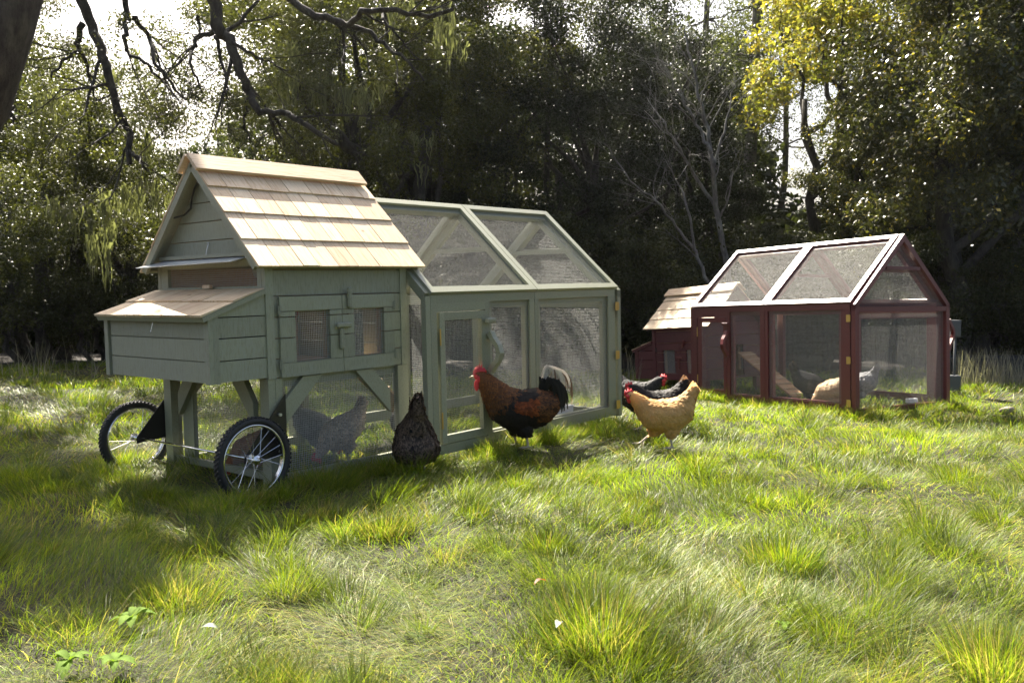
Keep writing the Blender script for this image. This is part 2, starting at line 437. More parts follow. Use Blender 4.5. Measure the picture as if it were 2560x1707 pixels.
    hm = MB(); pull(hm, [(.545, -W - .02, .78), (.548, -W - .045, .74), (.552, -W - .085, .69), (.556, -W - .10, .64), (.552, -W - .085, .59), (.546, -W - .045, .545), (.543, -W - .02, .51)], (.045, 0, 0), .034)
    hm.build('handle', m, root)
    lm = MB(); lm.box(.485, .585, -W - .05, -W - .019, .845, .882); lm.build('latch', m, root, bevel=.008)
    return root

run_g = make_run('chicken_run', 'sage green wire mesh run with a pitched roof behind the wheeled hen house', PG, 'sage', 'sage_plain', 1)
run_r = make_run('chicken_run', 'dark red wire mesh run with pitched roof and gable end', PR, 'red', 'red_trim', 100)

# ------------------------------------------------------------------ the hen houses
def shingles(mb, O, X, UP, N, length, slope_len, rows, wmin=.095, wmax=.175, th=.008, seed=1, over=1.18):
    """rows of tapered shingles; O lower left corner, X along the eave, UP along the slope"""
    rg = random.Random(seed); rh = slope_len / rows
    for r in range(rows):
        x = 0
        while x < length - 1e-4:
            w_ = rg.uniform(wmin, wmax)
            if length - x - w_ < wmin: w_ = length - x
            a = O + X * (x + .0022) + UP * (rh * r + rg.uniform(-.003, .003)); b = X * (w_ - .0044)
            ln = min(rh * over, slope_len - rh * r)
            k0 = th * 1.7 + rg.uniform(-.001, .0015); k1 = th * .55
            base = .002; lift = N * (th * .9)
            v = [a + N * base + (lift if 1 else 0) * 0, a + b + N * base, a + b + UP * ln + N * base, a + UP * ln + N * base,
                 a + N * (k0 + base), a + b + N * (k0 + base + rg.uniform(-.001, .001)), a + b + UP * ln + N * (k1 * .6 + base), a + UP * ln + N * (k1 * .6 + base)]
            mb.add(v, [(3, 2, 1, 0), (4, 5, 6, 7), (0, 1, 5, 4), (1, 2, 6, 5), (2, 3, 7, 6), (3, 0, 4, 7)], rg.random())
            x += w_

def boards(mb, plane, a0, a1, zs, d0, th, openings=(), clip=None):
    """horizontal boards; plane(a, d, z) -> point. a along the wall, d depth. openings: (a0,a1,z0,z1)"""
    for i in range(len(zs) - 1):
        z0, z1 = zs[i] + .003, zs[i + 1] - .003
        segs = [(a0, a1, z0, z1)]
        for (o0, o1, p0, p1) in openings:
            new = []
            for (s0, s1, t0, t1) in segs:
                if o1 <= s0 or o0 >= s1 or p1 <= t0 or p0 >= t1: new.append((s0, s1, t0, t1)); continue
                if o0 > s0: new.append((s0, o0, t0, t1))
                if o1 < s1: new.append((o1, s1, t0, t1))
                q0, q1 = max(s0, o0), min(s1, o1)
                if p0 > t0: new.append((q0, q1, t0, p0))
                if p1 < t1: new.append((q0, q1, p1, t1))
            segs = new
        tt = rnd.random()
        for (s0, s1, t0, t1) in segs:
            if clip:
                l0, r0 = clip(t0); l1, r1 = clip(t1); A = [max(s0, l0), min(s1, r0)]; Bq = [max(s0, l1), min(s1, r1)]
                if A[1] - A[0] < .01: continue
            else: A = Bq = [s0, s1]
            vs = [plane(A[0], d0, t0), plane(A[1], d0, t0), plane(Bq[1], d0, t1), plane(Bq[0], d0, t1)]
            vs += [plane(A[0], d0 + th, t0), plane(A[1], d0 + th, t0), plane(Bq[1], d0 + th, t1), plane(Bq[0], d0 + th, t1)]
            mb.add(vs, [(0, 1, 2, 3), (7, 6, 5, 4), (0, 4, 5, 1), (1, 5, 6, 2), (2, 6, 7, 3), (3, 7, 4, 0)], tt)

def hook(name, p, parent, ln=.075):
    mb = MB(); x, y, z = p
    pts = [(x, y, z), (x - .006, y + .004, z - ln * .25), (x - .012, y + .008, z - ln * .6), (x - .018, y + .012, z - ln * .95), (x - .024, y + .004, z - ln), (x - .02, y - .004, z - ln * .93)]
    mb.tube(pts, .0018, 5)
    mb.ball((x - .002, y, z + .004), .005, 6); mb.ball((x - .02, y + .008, z - ln), .005, 6)
    return mb.build(name, M['chrome'], parent)

def hen_house(name, label, P, D, pnt, trim, rows, seed, wheeled):
    root = empty(name, mat=P); tag(root, label, 'hen house')
    X0, X1, HW, HB, HE, HR = D['X0'], D['X1'], D['HW'], D['HB'], D['HE'], D['HR']
    EW, FX, BX, ND, NT, NL = D['EW'], D['FX'], D['BX'], D['ND'], D['NT'], D['NL']
    k = (HR - HE) / HW; hs = HE - HB; m, mt = M[pnt], M[trim]; sgn = (-1, 1)
    def Z(t): return HB + hs * t                        # fraction of wall height
    # walls on the long sides
    xa, xb = X0, X1
    w1 = (X0 + .19, X0 + .44); w2 = (X0 + .625, X0 + .87)
    if not wheeled: w1 = (X0 + .20, X0 + .42); w2 = (X0 + .62, X0 + .84)
    zt, zb_ = Z(.565), Z(.13)
    rowz = [Z(.0), Z(.165), Z(.34), Z(.52), Z(.70), Z(.925), Z(1.0)]
    for s in sgn:
        mb = MB(); pf = lambda a, d, z, s=s: (a, s * (HW - .008 - d), z)
        boards(mb, pf, xa + .03, xb - .03, rowz, 0, .016, [(w1[0], w1[1], zb_, zt), (w2[0], w2[1], zb_, zt)])
        # corner boards, proud of the siding
        for (a, b) in ((xa, xa + .052), (xb - .056, xb)):
            mb.box(a, b, min(s * HW, s * (HW - .03)), max(s * HW, s * (HW - .03)), HB, HE + .0)
        mb.build('side_wall', m, root)
        li = MB(); pf2 = lambda a, d, z, s=s: (a, s * (HW - .034 - d), z)
        boards(li, pf2, xa + .04, xb - .04, [HB + .01, Z(.25), Z(.5), Z(.75), HE - .01], 0, .006, [(w1[0] - .0, w1[1], zb_, zt), (w2[0], w2[1], zb_, zt)])
        for (a, b) in (w1, w2):                          # raw timber reveals round the window
            for (c0, c1) in ((a - .018, a - .001), (b + .001, b + .018)):
                li.box(c0, c1, min(s * (HW - .027), s * (HW - .066)), max(s * (HW - .027), s * (HW - .066)), zb_, zt)
        li.build('inner_lining', M['raw'], root)
    # doors on the near side: two leaves that meet between the windows
    dtop, dbot = Z(.695), Z(-.0)
    mid = (w1[1] + w2[0]) / 2
    xl, xr = X0 + .083, X1 - .126
    if not wheeled: xr = min(xr, X0 + .93)
    for i, (a, b, (o0, o1)) in enumerate(((xl, mid - .002, w1), (mid + .002, xr, w2))):
        dm = MB(); pf = lambda q, d, z: (q, -HW - .010 + .0 + d, z)
        boards(dm, pf, a, b, [dbot + .001, zb_ - .004, Z(.34), Z(.52) if zt > Z(.53) else zt, zt + .003, dtop], 0, .016, [(o0, o1, zb_, zt)])
        # flat top and bottom rails of the leaf, slightly proud
        dm.box(a, b, -HW - .013, -HW - .0105, zt + .004, dtop - .001); dm.box(a, b, -HW - .013, -HW - .0105, dbot + .002, zb_ - .004)
        d = dm.build('door', m, root)
        wire(d, (0, -HW + .009, 0), (1, 0, 0), (0, 0, 1), [(o0 - .01, zb_ - .01), (o1 + .01, zb_ - .01), (o1 + .01, zt + .01), (o0 - .01, zt + .01)], name='window_mesh', seed=seed + i, r=.00125)
        hx = a - .002 if i == 0 else b + .002
        for z in (dtop - .075, dbot + .075):
            h = MB(); h.tube([(hx, -HW - .015, z - .028), (hx, -HW - .015, z + .028)], .004, 6); h.box(hx - .012, hx + .012, -HW - .0155, -HW - .0135, z - .024, z + .024)
            h.build('hinge', M['hinge_dull'] if wheeled else M['black'], d)
    for (o0, o1) in (w1, w2): wire(root, (0, HW - .03, 0), (1, 0, 0), (0, 0, 1), [(o0 - .01, zb_ - .01), (o1 + .01, zb_ - .01), (o1 + .01, zt + .01), (o0 - .01, zt + .01)], name='window_mesh', seed=seed + 9)
    # turn buttons
    lm = MB(); yq = -HW - .016
    if wheeled:
        lm.box(mid + .033, mid + .066, yq - .022, yq + .0, Z(.575), Z(.765))
    else: lm.beam((mid + .05, yq, Z(.60)), (mid + .09, yq, Z(.755)), (.034, 0, 0), (0, -.022, 0))
    lm.build('latch', mt, root, bevel=.007)
    lm = MB(); lm.box(mid - .06, mid + .055, yq - .024, yq, Z(.40), Z(.445)); lm.build('latch', mt, root, bevel=.007)
    lm = MB(); lm.box(mid - .035, mid - .002, yq - .020, yq, Z(.205), Z(.395)); lm.build('latch', mt, root, bevel=.007)
    # gable walls
    for (xg, dirx, vent) in ((X0, 1, True), (X1, -1, False)):
        mb = MB(); wy = HW - .034; pf = lambda a, d, z, xg=xg, dirx=dirx: (xg + dirx * d, a, z)
        cl = lambda z: (-(HR - .02 - z) / k, (HR - .02 - z) / k)
        zz = [HE + .035] + [HE + .035 + (HR - HE - .07) * q for q in (.20, .42, .64, .86, 1.0)]
        boards(mb, pf, -wy, wy, zz, .006, .016, clip=cl)
        if vent:
            vz0, vz1 = NL + .035, HE - .025
            mb.box(X0, X0 + .022, -wy, wy, NL - .03, vz0); mb.box(X0, X0 + .022, -wy, wy, vz1, HE + .033)
            mb.box(X0, X0 + .022, -wy, -wy + .04, vz0, vz1); mb.box(X0, X0 + .022, wy - .088, wy, vz0, vz1)
            mb.box(X0, X0 + .022, -wy, wy, HB, NL - .031)
            gw = mb.build('gable_wall', m, root)
            wire(gw, (X0 + .024, 0, 0), (0, -1, 0), (0, 0, 1), [(-wy + .07, vz0 - .01), (wy - .03, vz0 - .01), (wy - .03, vz1 + .01), (-wy + .07, vz1 + .01)], name='vent_mesh', seed=seed + 20, r=.0012)
        else:
            boards(mb, pf, -wy, wy, [HB, Z(.2), Z(.4), Z(.6), Z(.8), HE + .033], .0, .016, [(-.16, .16, HB + .03, Z(.62))])
            mb.build('gable_wall', m, root)
    mb = MB(); mb.box(X0 + .025, X1 - .02, -HW + .045, HW - .045, HB + .0, HB + .018); mb.build('floor', M['raw'], root)
    # roof
    sl_ = math.hypot(EW, k * EW); X = Vector((1, 0, 0)); rf = MB(); tr = MB(); LN = BX - FX
    for s in sgn:
        up = Vector((0, -s * EW, k * EW)) / sl_; n = Vector((0, s * k * EW, EW)) / sl_
        e = Vector((FX, s * EW, HR - k * EW))
        tr.prism([e + n * .0, e + X * LN, e + X * LN + up * sl_, e + up * sl_], n * .014)      # deck
        tr.prism([e - n * .03 + up * .012, e + X * .022 - n * .03 + up * .012, e + X * .022 + up * (sl_ - .02) - n * .03, e + up * (sl_ - .02) - n * .03], n * .0295)
        tr.prism([e - n * .022 + up * .014 + X * .03, e - n * .022 + up * .014 + X * (LN - .01), e + up * .036 - n * .022 + X * (LN - .01), e + up * .036 - n * .022 + X * .03], n * .0215)
        O = e + n * .0145 - up * .018 - X * .006; A = X
        if s > 0: shingles(rf, O + X * (LN + .012), -X, up, n, LN + .012, sl_ + .012, rows, seed=seed + s)
        else: shingles(rf, O, X, up, n, LN + .012, sl_ + .012, rows, seed=seed + s)
    roof = rf.build('roof', M['cedar'], root)
    tr.build('roof_deck', mt, roof)
    cp = MB()
    for s in sgn:
        up = Vector((0, -s * EW, k * EW)) / sl_; n = Vector((0, s * k * EW, EW)) / sl_
        top = Vector((FX - .03, 0, HR)) + n * .036; q = (top - up * .105) ; LL = X * (LN + .055 - (.03 if wheeled else 0))
        apex = Vector((top.x, 0, 0)); t0 = top + up * (.036 * k * .72)
        if s > 0: t0 = t0 - up * .0
        cp.prism([q, q + LL, t0 + LL, t0], n * (.020 if s < 0 else .0192))
    cp.build('ridge_cap', M['cedar_cap'], roof)
    # nest box
    nx = X0 - ND; nm = MB(); nh = NT - HB
    nb = HB + .006
    sr = [nb, nb + nh * .33, nb + nh * .67, nb + nh * .955]
    pf = lambda a, d, z: (nx + .012 + d, a, z)
    boards(nm, pf, -HW + .045, HW - .06, sr, 0, .016)
    nm.box(nx + .029, nx + .033, -HW + .04, HW - .05, nb, NT)      # backing behind the joints
    for s in sgn:
        wpost = .045 if s < 0 else .045
        nm.box(nx, nx + .012 + .016, min(s * HW, s * (HW - wpost)), max(s * HW, s * (HW - wpost)), nb - .002, NT)
        nm.box(nx + .0285, nx + .062, min(s * HW, s * (HW - .03)), max(s * HW, s * (HW - .03)), nb - .002, NT + (NL - NT) * .12)
        ps = lambda a, d, z, s=s: (a, s * (HW - .010 - d), z)
        sl2 = (NL - NT) / ND
        top = lambda x: NT + (x - nx) * sl2 - .012
        for i in range(3): boards(nm, ps, nx + .062, X0, [sr[i], sr[i + 1] if i < 2 else nb + nh * .99], 0, .016)
        z0 = nb + nh * .99 + .003
        nm.add([ps(nx + .062, 0, z0), ps(X0, 0, z0), ps(X0, 0, top(X0)), ps(nx + .062, 0, max(z0 + .002, top(nx + .062))),
                ps(nx + .062, .016, z0), ps(X0, .016, z0), ps(X0, .016, top(X0)), ps(nx + .062, .016, max(z0 + .002, top(nx + .062)))],
               [(0, 1, 2, 3), (7, 6, 5, 4), (0, 4, 5, 1), (1, 5, 6, 2), (2, 6, 7, 3), (3, 7, 4, 0)])
    nm.box(nx + .034, X0 - .001, -HW + .03, HW - .03, nb + .004, nb + .016)
    nest = nm.build('nest_box', m, root)
    lid = MB(); lt = MB(); ly = HW + .012
    ln = math.hypot(ND + .03, (NL - NT) * (ND + .03) / ND); upv = Vector((ND + .03, 0, (NL - NT) * (ND + .03) / ND)) / ln; nv = Vector((-upv.z, 0, upv.x))
    O = Vector((nx - .03, ly, NT - .008 - .03 * (NL - NT) / ND))
    lt.prism([O, O - Vector((0, 2 * ly, 0)), O - Vector((0, 2 * ly, 0)) + upv * (ln - .003), O + upv * (ln - .003)], nv * .028)
    shingles(lid, O + nv * .0285 - upv * .008 + Vector((0, .004, 0)), Vector((0, -1, 0)), upv, nv, 2 * ly + .008, ln + .006, 2, .10, .17, seed=seed + 5, over=1.1)
    lo = lid.build('nest_lid', M['cedar_lid'], nest); lt.build('lid_board', mt, lo)
    if wheeled:
        hook('hook', (nx + .008, -.013, NT - .005), nest)
        hook('hook', (X0 + .004, -.02, HE + .118), root, .08)
        # clear flap over the vent, with its batten
        fl = MB(); fl.prism([(X0 - .004, .50, HE + .028), (X0 - .004, -.46, HE + .028), (X0 - .135, -.47, HE - .002), (X0 - .135, .60, HE - .012)], (0, 0, .004))
        f = fl.build('vent_flap', M['acrylic'], root)
        bt = MB(); bt.box(X0 - .026, X0 - .002, -.45, .51, HE + .034, HE + .056); bt.build('batten', mt, f)
        cb = MB(); cb.tube([(X0 + .0, -.02, HR - .06), (X0 - .02, .03, HR - .10), (X0 - .012, .08, HR - .13), (X0 - .02, .105, HR - .19), (X0 - .012, .135, HR - .25), (X0 - .025, .19, HR - .285), (X0 - .05, .27, HR - .30), (X0 - .07, .33, HR - .292)], .006, 8)
        cb.build('cable', M['cable'], root, True)
        lp = MB(); lp.tube([(X0 + .25, -.15, HE + .16), (X0 + .25, -.15, HE + .0)], .018, 10); lp.build('lamp_holder', M['white'], root)
        lp = MB(); lp.ball((X0 + .25, -.15, HE - .045), (.034, .034, .045), 12); lp.build('bulb', M['amber'], root, True)
        # legs, rails and braces
        hwl = HW - .0
        for (lx, d) in ((X0, 1), (X1, -1)):
            for s in sgn:
                lg = MB(); a, b = lx, lx + d * .046
                lg.box(min(a, b), max(a, b), min(s * (hwl - .006), s * (hwl - .09)), max(s * (hwl - .006), s * (hwl - .09)), -.09, HB - .002)
                a, b = lx + d * .047, lx + d * .094
                lg.box(min(a, b), max(a, b), min(s * (hwl - .004), s * (hwl - .05)), max(s * (hwl - .004), s * (hwl - .05)), -.09, HB - .002)
                lg.build('leg', mt, root)
        for s in sgn:
            rm = MB(); y0, y1 = sorted((s * (hwl - .035), s * (hwl - .075)))
            rm.box(X0 + .095, X1 - .095, y0, y1, .548, HB - .003); rm.build('rail', mt, root); rm = MB(); rm.box(X0 + .095, X1 - .095, y0, y1, -.02, .035)
            rm.build('rail', mt, root)
            for (pa, pb) in (((X0 + .10, .40), (X0 + .31, .60)), ((X1 - .165, .385), (X1 - .375, .60))):
                bm = MB(); ya = s * (hwl - .004)
                dx = .07 * (1 if pb[0] > pa[0] else -1)
                bm.prism([(pa[0], ya, pa[1] - .075), (pa[0], ya, pa[1] + .065), (pb[0] - dx, ya, pb[1]), (pb[0] + dx, ya, pb[1])], (0, -s * .03, 0))
                bm.build('brace', mt, root)
            wire(root, (0, s * (hwl - .033), 0), (1, 0, 0), (0, 0, 1), [(X0 + .08, 0), (X1 - .09, 0), (X1 - .09, .58), (X0 + .08, .58)], seed=seed + 40 + s, r=.0012)
        for (xe, d) in ((X0, 1),):
            for s in sgn:
                bm = MB(); pa = (s * .40, .395); pb = (s * .24, .60)
                bm.prism([(xe + .004, pa[0] + s * .012, pa[1] - .07), (xe + .004, pa[0] + s * .012, pa[1] + .065), (xe + .004, pb[0] + s * .075, pb[1]), (xe + .004, pb[0] - s * .06, pb[1])], (.035, 0, 0))
                bm.build('brace', mt, root)
            rm = MB(); rm.box(xe + .012, xe + .038, -.48, .48, .02, .06); rm.build('rail', mt, root); rm = MB(); rm.box(xe + .04, xe + .07, .30, .42, -.06, .60); rm.build('rail', mt, root)
            wire(root, (xe + .050, 0, 0), (0, -1, 0), (0, 0, 1), [(-.49, 0), (.49, 0), (.49, .6), (-.49, .6)], seed=seed + 44)
        # wheels
        WX, WZ, WRd = -1.300, .182, .236
        ax = MB(); ax.tube([(WX, -.70, WZ), (WX, .70, WZ)], .0062, 10); ax.build('axle', M['chrome'], root, True)
        for s in sgn:
            bk = MB(); bk.prism([(X0 + .098, s * .592, .515), (X0 + .098, s * .592, .17), (WX - .025, s * .592, WZ - .03), (WX - .022, s * .592, WZ + .012)], (0, s * .004, 0))
            b = bk.build('wheel_bracket', M['black'], root)
            for (bx, bz) in ((X0 + .05, .40), (X0 + .045, .26), (X0 + .045, .19)):
                bo = MB(); bo.tube([(bx, s * .596, bz), (bx, s * .612, bz)], .0095, 6); bo.build('bolt', M['zinc'], b)
            yw = s * .648; hub = MB()
            hub.tube([(WX, yw - .036, WZ), (WX, yw - .03, WZ), (WX, yw - .028, WZ), (WX, yw + .028, WZ), (WX, yw + .03, WZ), (WX, yw + .036, WZ)], [.014, .026, .013, .013, .026, .014], 14)
            hub.tube([(WX, yw - .05, WZ), (WX, yw + .05, WZ)], .010, 8)
            tyre = MB(); rim = MB()
            def ring(mbx, R0, prof, n=72):
                vs = []; fs = []; q = len(prof)
                for i in range(n):
                    a = 2 * math.pi * i / n
                    for (dr, dy_) in prof: vs.append((WX + (R0 + dr) * math.cos(a), yw + dy_, WZ + (R0 + dr) * math.sin(a)))
                for i in range(n):
                    for j in range(q): fs.append((i * q + j, i * q + (j + 1) % q, ((i + 1) % n) * q + (j + 1) % q, ((i + 1) % n) * q + j))
                mbx.add(vs, fs, .5)
            ring(tyre, WRd - .024, [(.0215 * math.cos(t), .0235 * math.sin(t)) for t in [2 * math.pi * j / 12 for j in range(12)]])
            for i in range(58):                           # tread knobs
                a = 2 * math.pi * i / 58
                for (dy_, da) in ((-.015, 0), (0, .054), (.015, 0)):
                    c, s_ = math.cos(a + da), math.sin(a + da); r0, r1 = WRd - .0065, WRd + (.0015 if dy_ == 0 else -.001)
                    tv = Vector((-s_, 0, c)) * .0062; rv = Vector((c, 0, s_)); C = Vector((WX, yw + dy_, WZ)); yv = Vector((0, .0055, 0))
                    tyre.add([C + rv * r0 - tv - yv, C + rv * r0 + tv - yv, C + rv * r0 + tv + yv, C + rv * r0 - tv + yv, C + rv * r1 - tv - yv, C + rv * r1 + tv - yv, C + rv * r1 + tv + yv, C + rv * r1 - tv + yv],
                             [(3, 2, 1, 0), (4, 5, 6, 7), (0, 1, 5, 4), (1, 2, 6, 5), (2, 3, 7, 6), (3, 0, 4, 7)], .5)
            ring(rim, WRd - .052, [(.010, -.016), (.010, .016), (-.002, .012), (.004, .0), (-.002, -.012)])
            sp = MB()
            for i in range(20):
                a = 2 * math.pi * i / 20; sd = 1 if i % 2 else -1; tw = .55 * (1 if (i // 2) % 2 else -1)
                p0 = (WX + .022 * math.cos(a + tw * 1.6), yw + sd * .027, WZ + .022 * math.sin(a + tw * 1.6)); p1 = (WX + (WRd - .052) * math.cos(a), yw, WZ + (WRd - .052) * math.sin(a))
                sp.tube([p0, p1], .0013, 5)
            wh = tyre.build('wheel', M['rubber'], root, True); rim.build('rim', M['chrome'], wh, True); hub.build('hub', M['chrome'], wh); sp.build('spokes', M['chrome'], wh)
    else:
        for (lx, d) in ((X0 + .03, 1), (X1 - .03, -1)):
            for s in sgn:
                lg = MB(); a, b = sorted((lx, lx + d * .06)); y0, y1 = sorted((s * (HW - .02), s * (HW - .08))); lg.box(a, b, y0, y1, HB - .2, HB - .002); lg.build('leg', mt, root)
    return root
M['cedar_lid'] = cedar('cedar_lid', (3, 38, 3), (.62, .48, .31), (.76, .62, .42))
DG = dict(X0=-1.138, X1=-.057, HW=.5806, HB=.604, HE=1.2703, HR=1.8574, EW=.618, FX=-1.218, BX=.049, ND=.365, NT=.962, NL=1.0965)
DR = dict(X0=-.952, X1=-.004, HW=.4758, HB=0, HE=.6574, HR=1.1063, EW=.492, FX=-1.068, BX=.10, ND=.356, NT=.3676, NL=.47)
hh = hen_house('hen_house', 'sage green wheeled hen house with cedar shingle roof standing on legs', PG, DG, 'sage', 'sage_plain', 4, 11, True)
hr = hen_house('hen_house', 'low dark red hen house with cedar shingle roof at the end of the red run', PH, DR, 'red', 'red_trim', 4, 77, False)

# ------------------------------------------------------------------ things in and on the coops
def loc(P, x, y, z): return P @ Vector((x, y, z))
def onG(P, x, y, rz=0):
    """matrix: local spot of a coop dropped to the ground, upright"""
    q = P @ Vector((x, y, 0)); yaw = P.to_euler().z
    return Matrix.Translation((q.x, q.y, float(ground(q.x, q.y)))) @ Matrix.Rotation(yaw + rz, 4, 'Z')
b = MB(); b.box(-.012, .012, -.04, .04, 0, .022); q = b.build('wooden_block', M['cedar_cap'], None, bevel=.003)
q.matrix_world = PG @ Matrix.Translation((DG['X0'] - .022, -.03, 1.122)); tag(q, 'small raw wood block lying on the shingled nest box lid', 'wood block')
b = MB(); b.box(-.15, .15, -.10, .10, .035, .15); b.box(-.155, .155, -.105, .105, .151, .163)
for dx in (-.11, .11): b.box(dx - .02, dx + .02, -.09, .09, 0, .034)
q = b.build('feed_box', M['white'], None, bevel=.002); q.matrix_world = onG(PG, 1.62, -.48) @ Matrix.Translation((0, 0, .04)); tag(q, 'white painted box on the grass inside the sage green run', 'box')
def ramp_(P, x0, z0, x1, z1, y, lab):
    b = MB(); b.beam((x0, y, z0), (x1, y, z1), (0, .24, 0), (0, 0, .018))
    r_ = b.build('ramp', M['raw'], None); r_.matrix_world = P; tag(r_, lab, 'ramp')
    c = MB(); n = 9
    for i in range(n):
        t = (i + .7) / n; c.box(x0 + (x1 - x0) * t - .008, x0 + (x1 - x0) * t + .008, y - .115, y + .115, z0 + (z1 - z0) * t + .018, z0 + (z1 - z0) * t + .032)
    c.build('cleat', M['cedar_cap'], r_)
ramp_(PG, -.03, .60, .62, .02, .05, 'wooden ramp with cleats from the sage green hen house into its run')
ramp_(PR, .02, .50, .85, .02, .05, 'wooden ramp with cleats inside the dark red run')
# feeder in the red run
def lathe(mb, prof, n=20):
    vs = []; fs = []
    for (r, z) in prof:
        for k in range(n): a = 2 * math.pi * k / n; vs.append((r * math.cos(a), r * math.sin(a), z))
    for i in range(len(prof) - 1):
        for k in range(n): fs.append((i * n + k, i * n + (k + 1) % n, (i + 1) * n + (k + 1) % n, (i + 1) * n + k))
    fs.append(tuple(range(n))[::-1]); fs.append(tuple(range((len(prof) - 1) * n, len(prof) * n)))
    mb.add(vs, fs, .5)
b = MB(); lathe(b, [(.035, 0), (.035, .13), (.07, .155), (.07, .17), (.06, .17), (.035, .16)]); q = b.build('water_trough', M['white'], None, True); q.matrix_world = onG(PR, 1.52, -.42); tag(q, 'white drinker on a stem in the grass inside the red run', 'drinker')
b = MB(); b.box(-.06, .06, -.03, .03, 0, .045); q = b.build('wooden_offcut', M['white'], None, bevel=.003); q.matrix_world = PR @ Matrix.Translation((2.12, .25, .035)) @ Matrix.Rotation(1.5, 4, 'Z'); tag(q, 'pale wood offcut lying at the gable end of the red run', 'wood block')
# utility post behind the red run
ub = empty('utility_post', (float(at(2379, 900, 10.6).x), 10.6, float(ground(4.9, 10.6)) - .12)); tag(ub, 'grey electric meter post standing behind the red run', 'utility post')
b = MB(); b.tube([(-.03, 0, -.05), (-.03, 0, .95)], .014, 10); b.tube([(.035, 0, -.05), (.035, 0, .95)], .014, 10); b.build('conduit', M['greyplastic'], ub, True)
b = MB(); b.box(-.05, .075, -.06, .05, .80, 1.0); b.box(-.04, .065, -.068, -.061, .815, .985); b.build('meter_box', M['greyplastic'], ub, bevel=.006)
b = MB(); b.box(-.05, .09, -.06, .06, .16, .34); b.build('junction_box', M['greyplastic'], ub, bevel=.006)
# dark planter bin at the wood edge
x_ = at(2500, 930, 12.6).x
bn = empty('raised_bed', (float(x_), 12.6, float(ground(x_, 12.6))), -.05); tag(bn, 'dark raised planter bed at the edge of the woods on the far right', 'planter')
b = MB()
for (x0, x1, y0, y1) in ((-.8, .8, -.30, -.27), (-.8, .8, .27, .30), (-.8, -.77, -.269, .269), (.77, .8, -.269, .269)): b.box(x0, x1, y0, y1, 0, .30)
b.build('side_board', M['darkbin'], bn)
b = MB(); b.box(-.769, .769, -.269, .269, .02, .24); b.build('soil', M['darkbin'], bn)
# a stone in the grass on the right
def stone(name, p, r, lab, c=(.20, .17, .13)):
    b = MB(); b.ball((0, 0, 0), r, 14)
    for i, v in enumerate(b.v):
        k = 1 + .18 * math.sin(v[0] * 60 + v[1] * 43) + .1 * math.sin(v[2] * 90 + v[1] * 31); b.v[i] = (v[0] * k, v[1] * k, v[2] * k)
    if 'stone' not in M: M['stone'] = simple('stone', c, .9)
    q = b.build(name, M['stone'], None, True); q.location = p; tag(q, lab, 'stone'); return q
xs_ = at(2518, 996, 8.9).x; stone('stone', (xs_, 8.9, float(ground(xs_, 8.9)) + .035), (.07, .05, .045), 'brown stone in a pale bare patch of the lawn at far right')

# ------------------------------------------------------------------ chickens
def np_noise(P, f, seed=0):
    a = P * f
    return np.sin(a[:, 0] * 1.7 + 2.1 * np.sin(a[:, 1] * 1.3 + seed)) * np.sin(a[:, 1] * 2.3 + 1.7 * np.sin(a[:, 2] * 1.9 + seed)) * np.sin(a[:, 2] * 1.5 + a[:, 0] + seed)
def chain(mb, pts, n=12):
    """overlapping ellipsoids through pts (x,z,rx,ry,rz[,y])"""
    for i in range(len(pts) - 1):
        a, b = pts[i], pts[i + 1]; ya = a[5] if len(a) > 5 else 0; yb = b[5] if len(b) > 5 else 0
        d = math.dist(a[:2], b[:2]); st = max(1, int(d / (min(a[2], b[2]) * .35)))
        for j in range(st + (i == len(pts) - 2)):
            t = j / st; f = lambda k: a[k] + (b[k] - a[k]) * t
            mb.ball((f(0), ya + (yb - ya) * t, f(1)), (f(2), f(3), f(4)), n)
def skin(mb, voxel):
    me = bpy.data.meshes.new('tmp'); me.from_pydata(mb.v, [], mb.f); o = bpy.data.objects.new('tmp', me); col.objects.link(o)
    r = o.modifiers.new('r', 'REMESH'); r.mode = 'VOXEL'; r.voxel_size = voxel; r.use_smooth_shade = True
    s = o.modifiers.new('s', 'SMOOTH'); s.factor = .6; s.iterations = 5
    dg = bpy.context.evaluated_depsgraph_get(); ev = o.evaluated_get(dg); out = bpy.data.meshes.new_from_object(ev)
    bpy.data.objects.remove(o); bpy.data.meshes.remove(me); return out

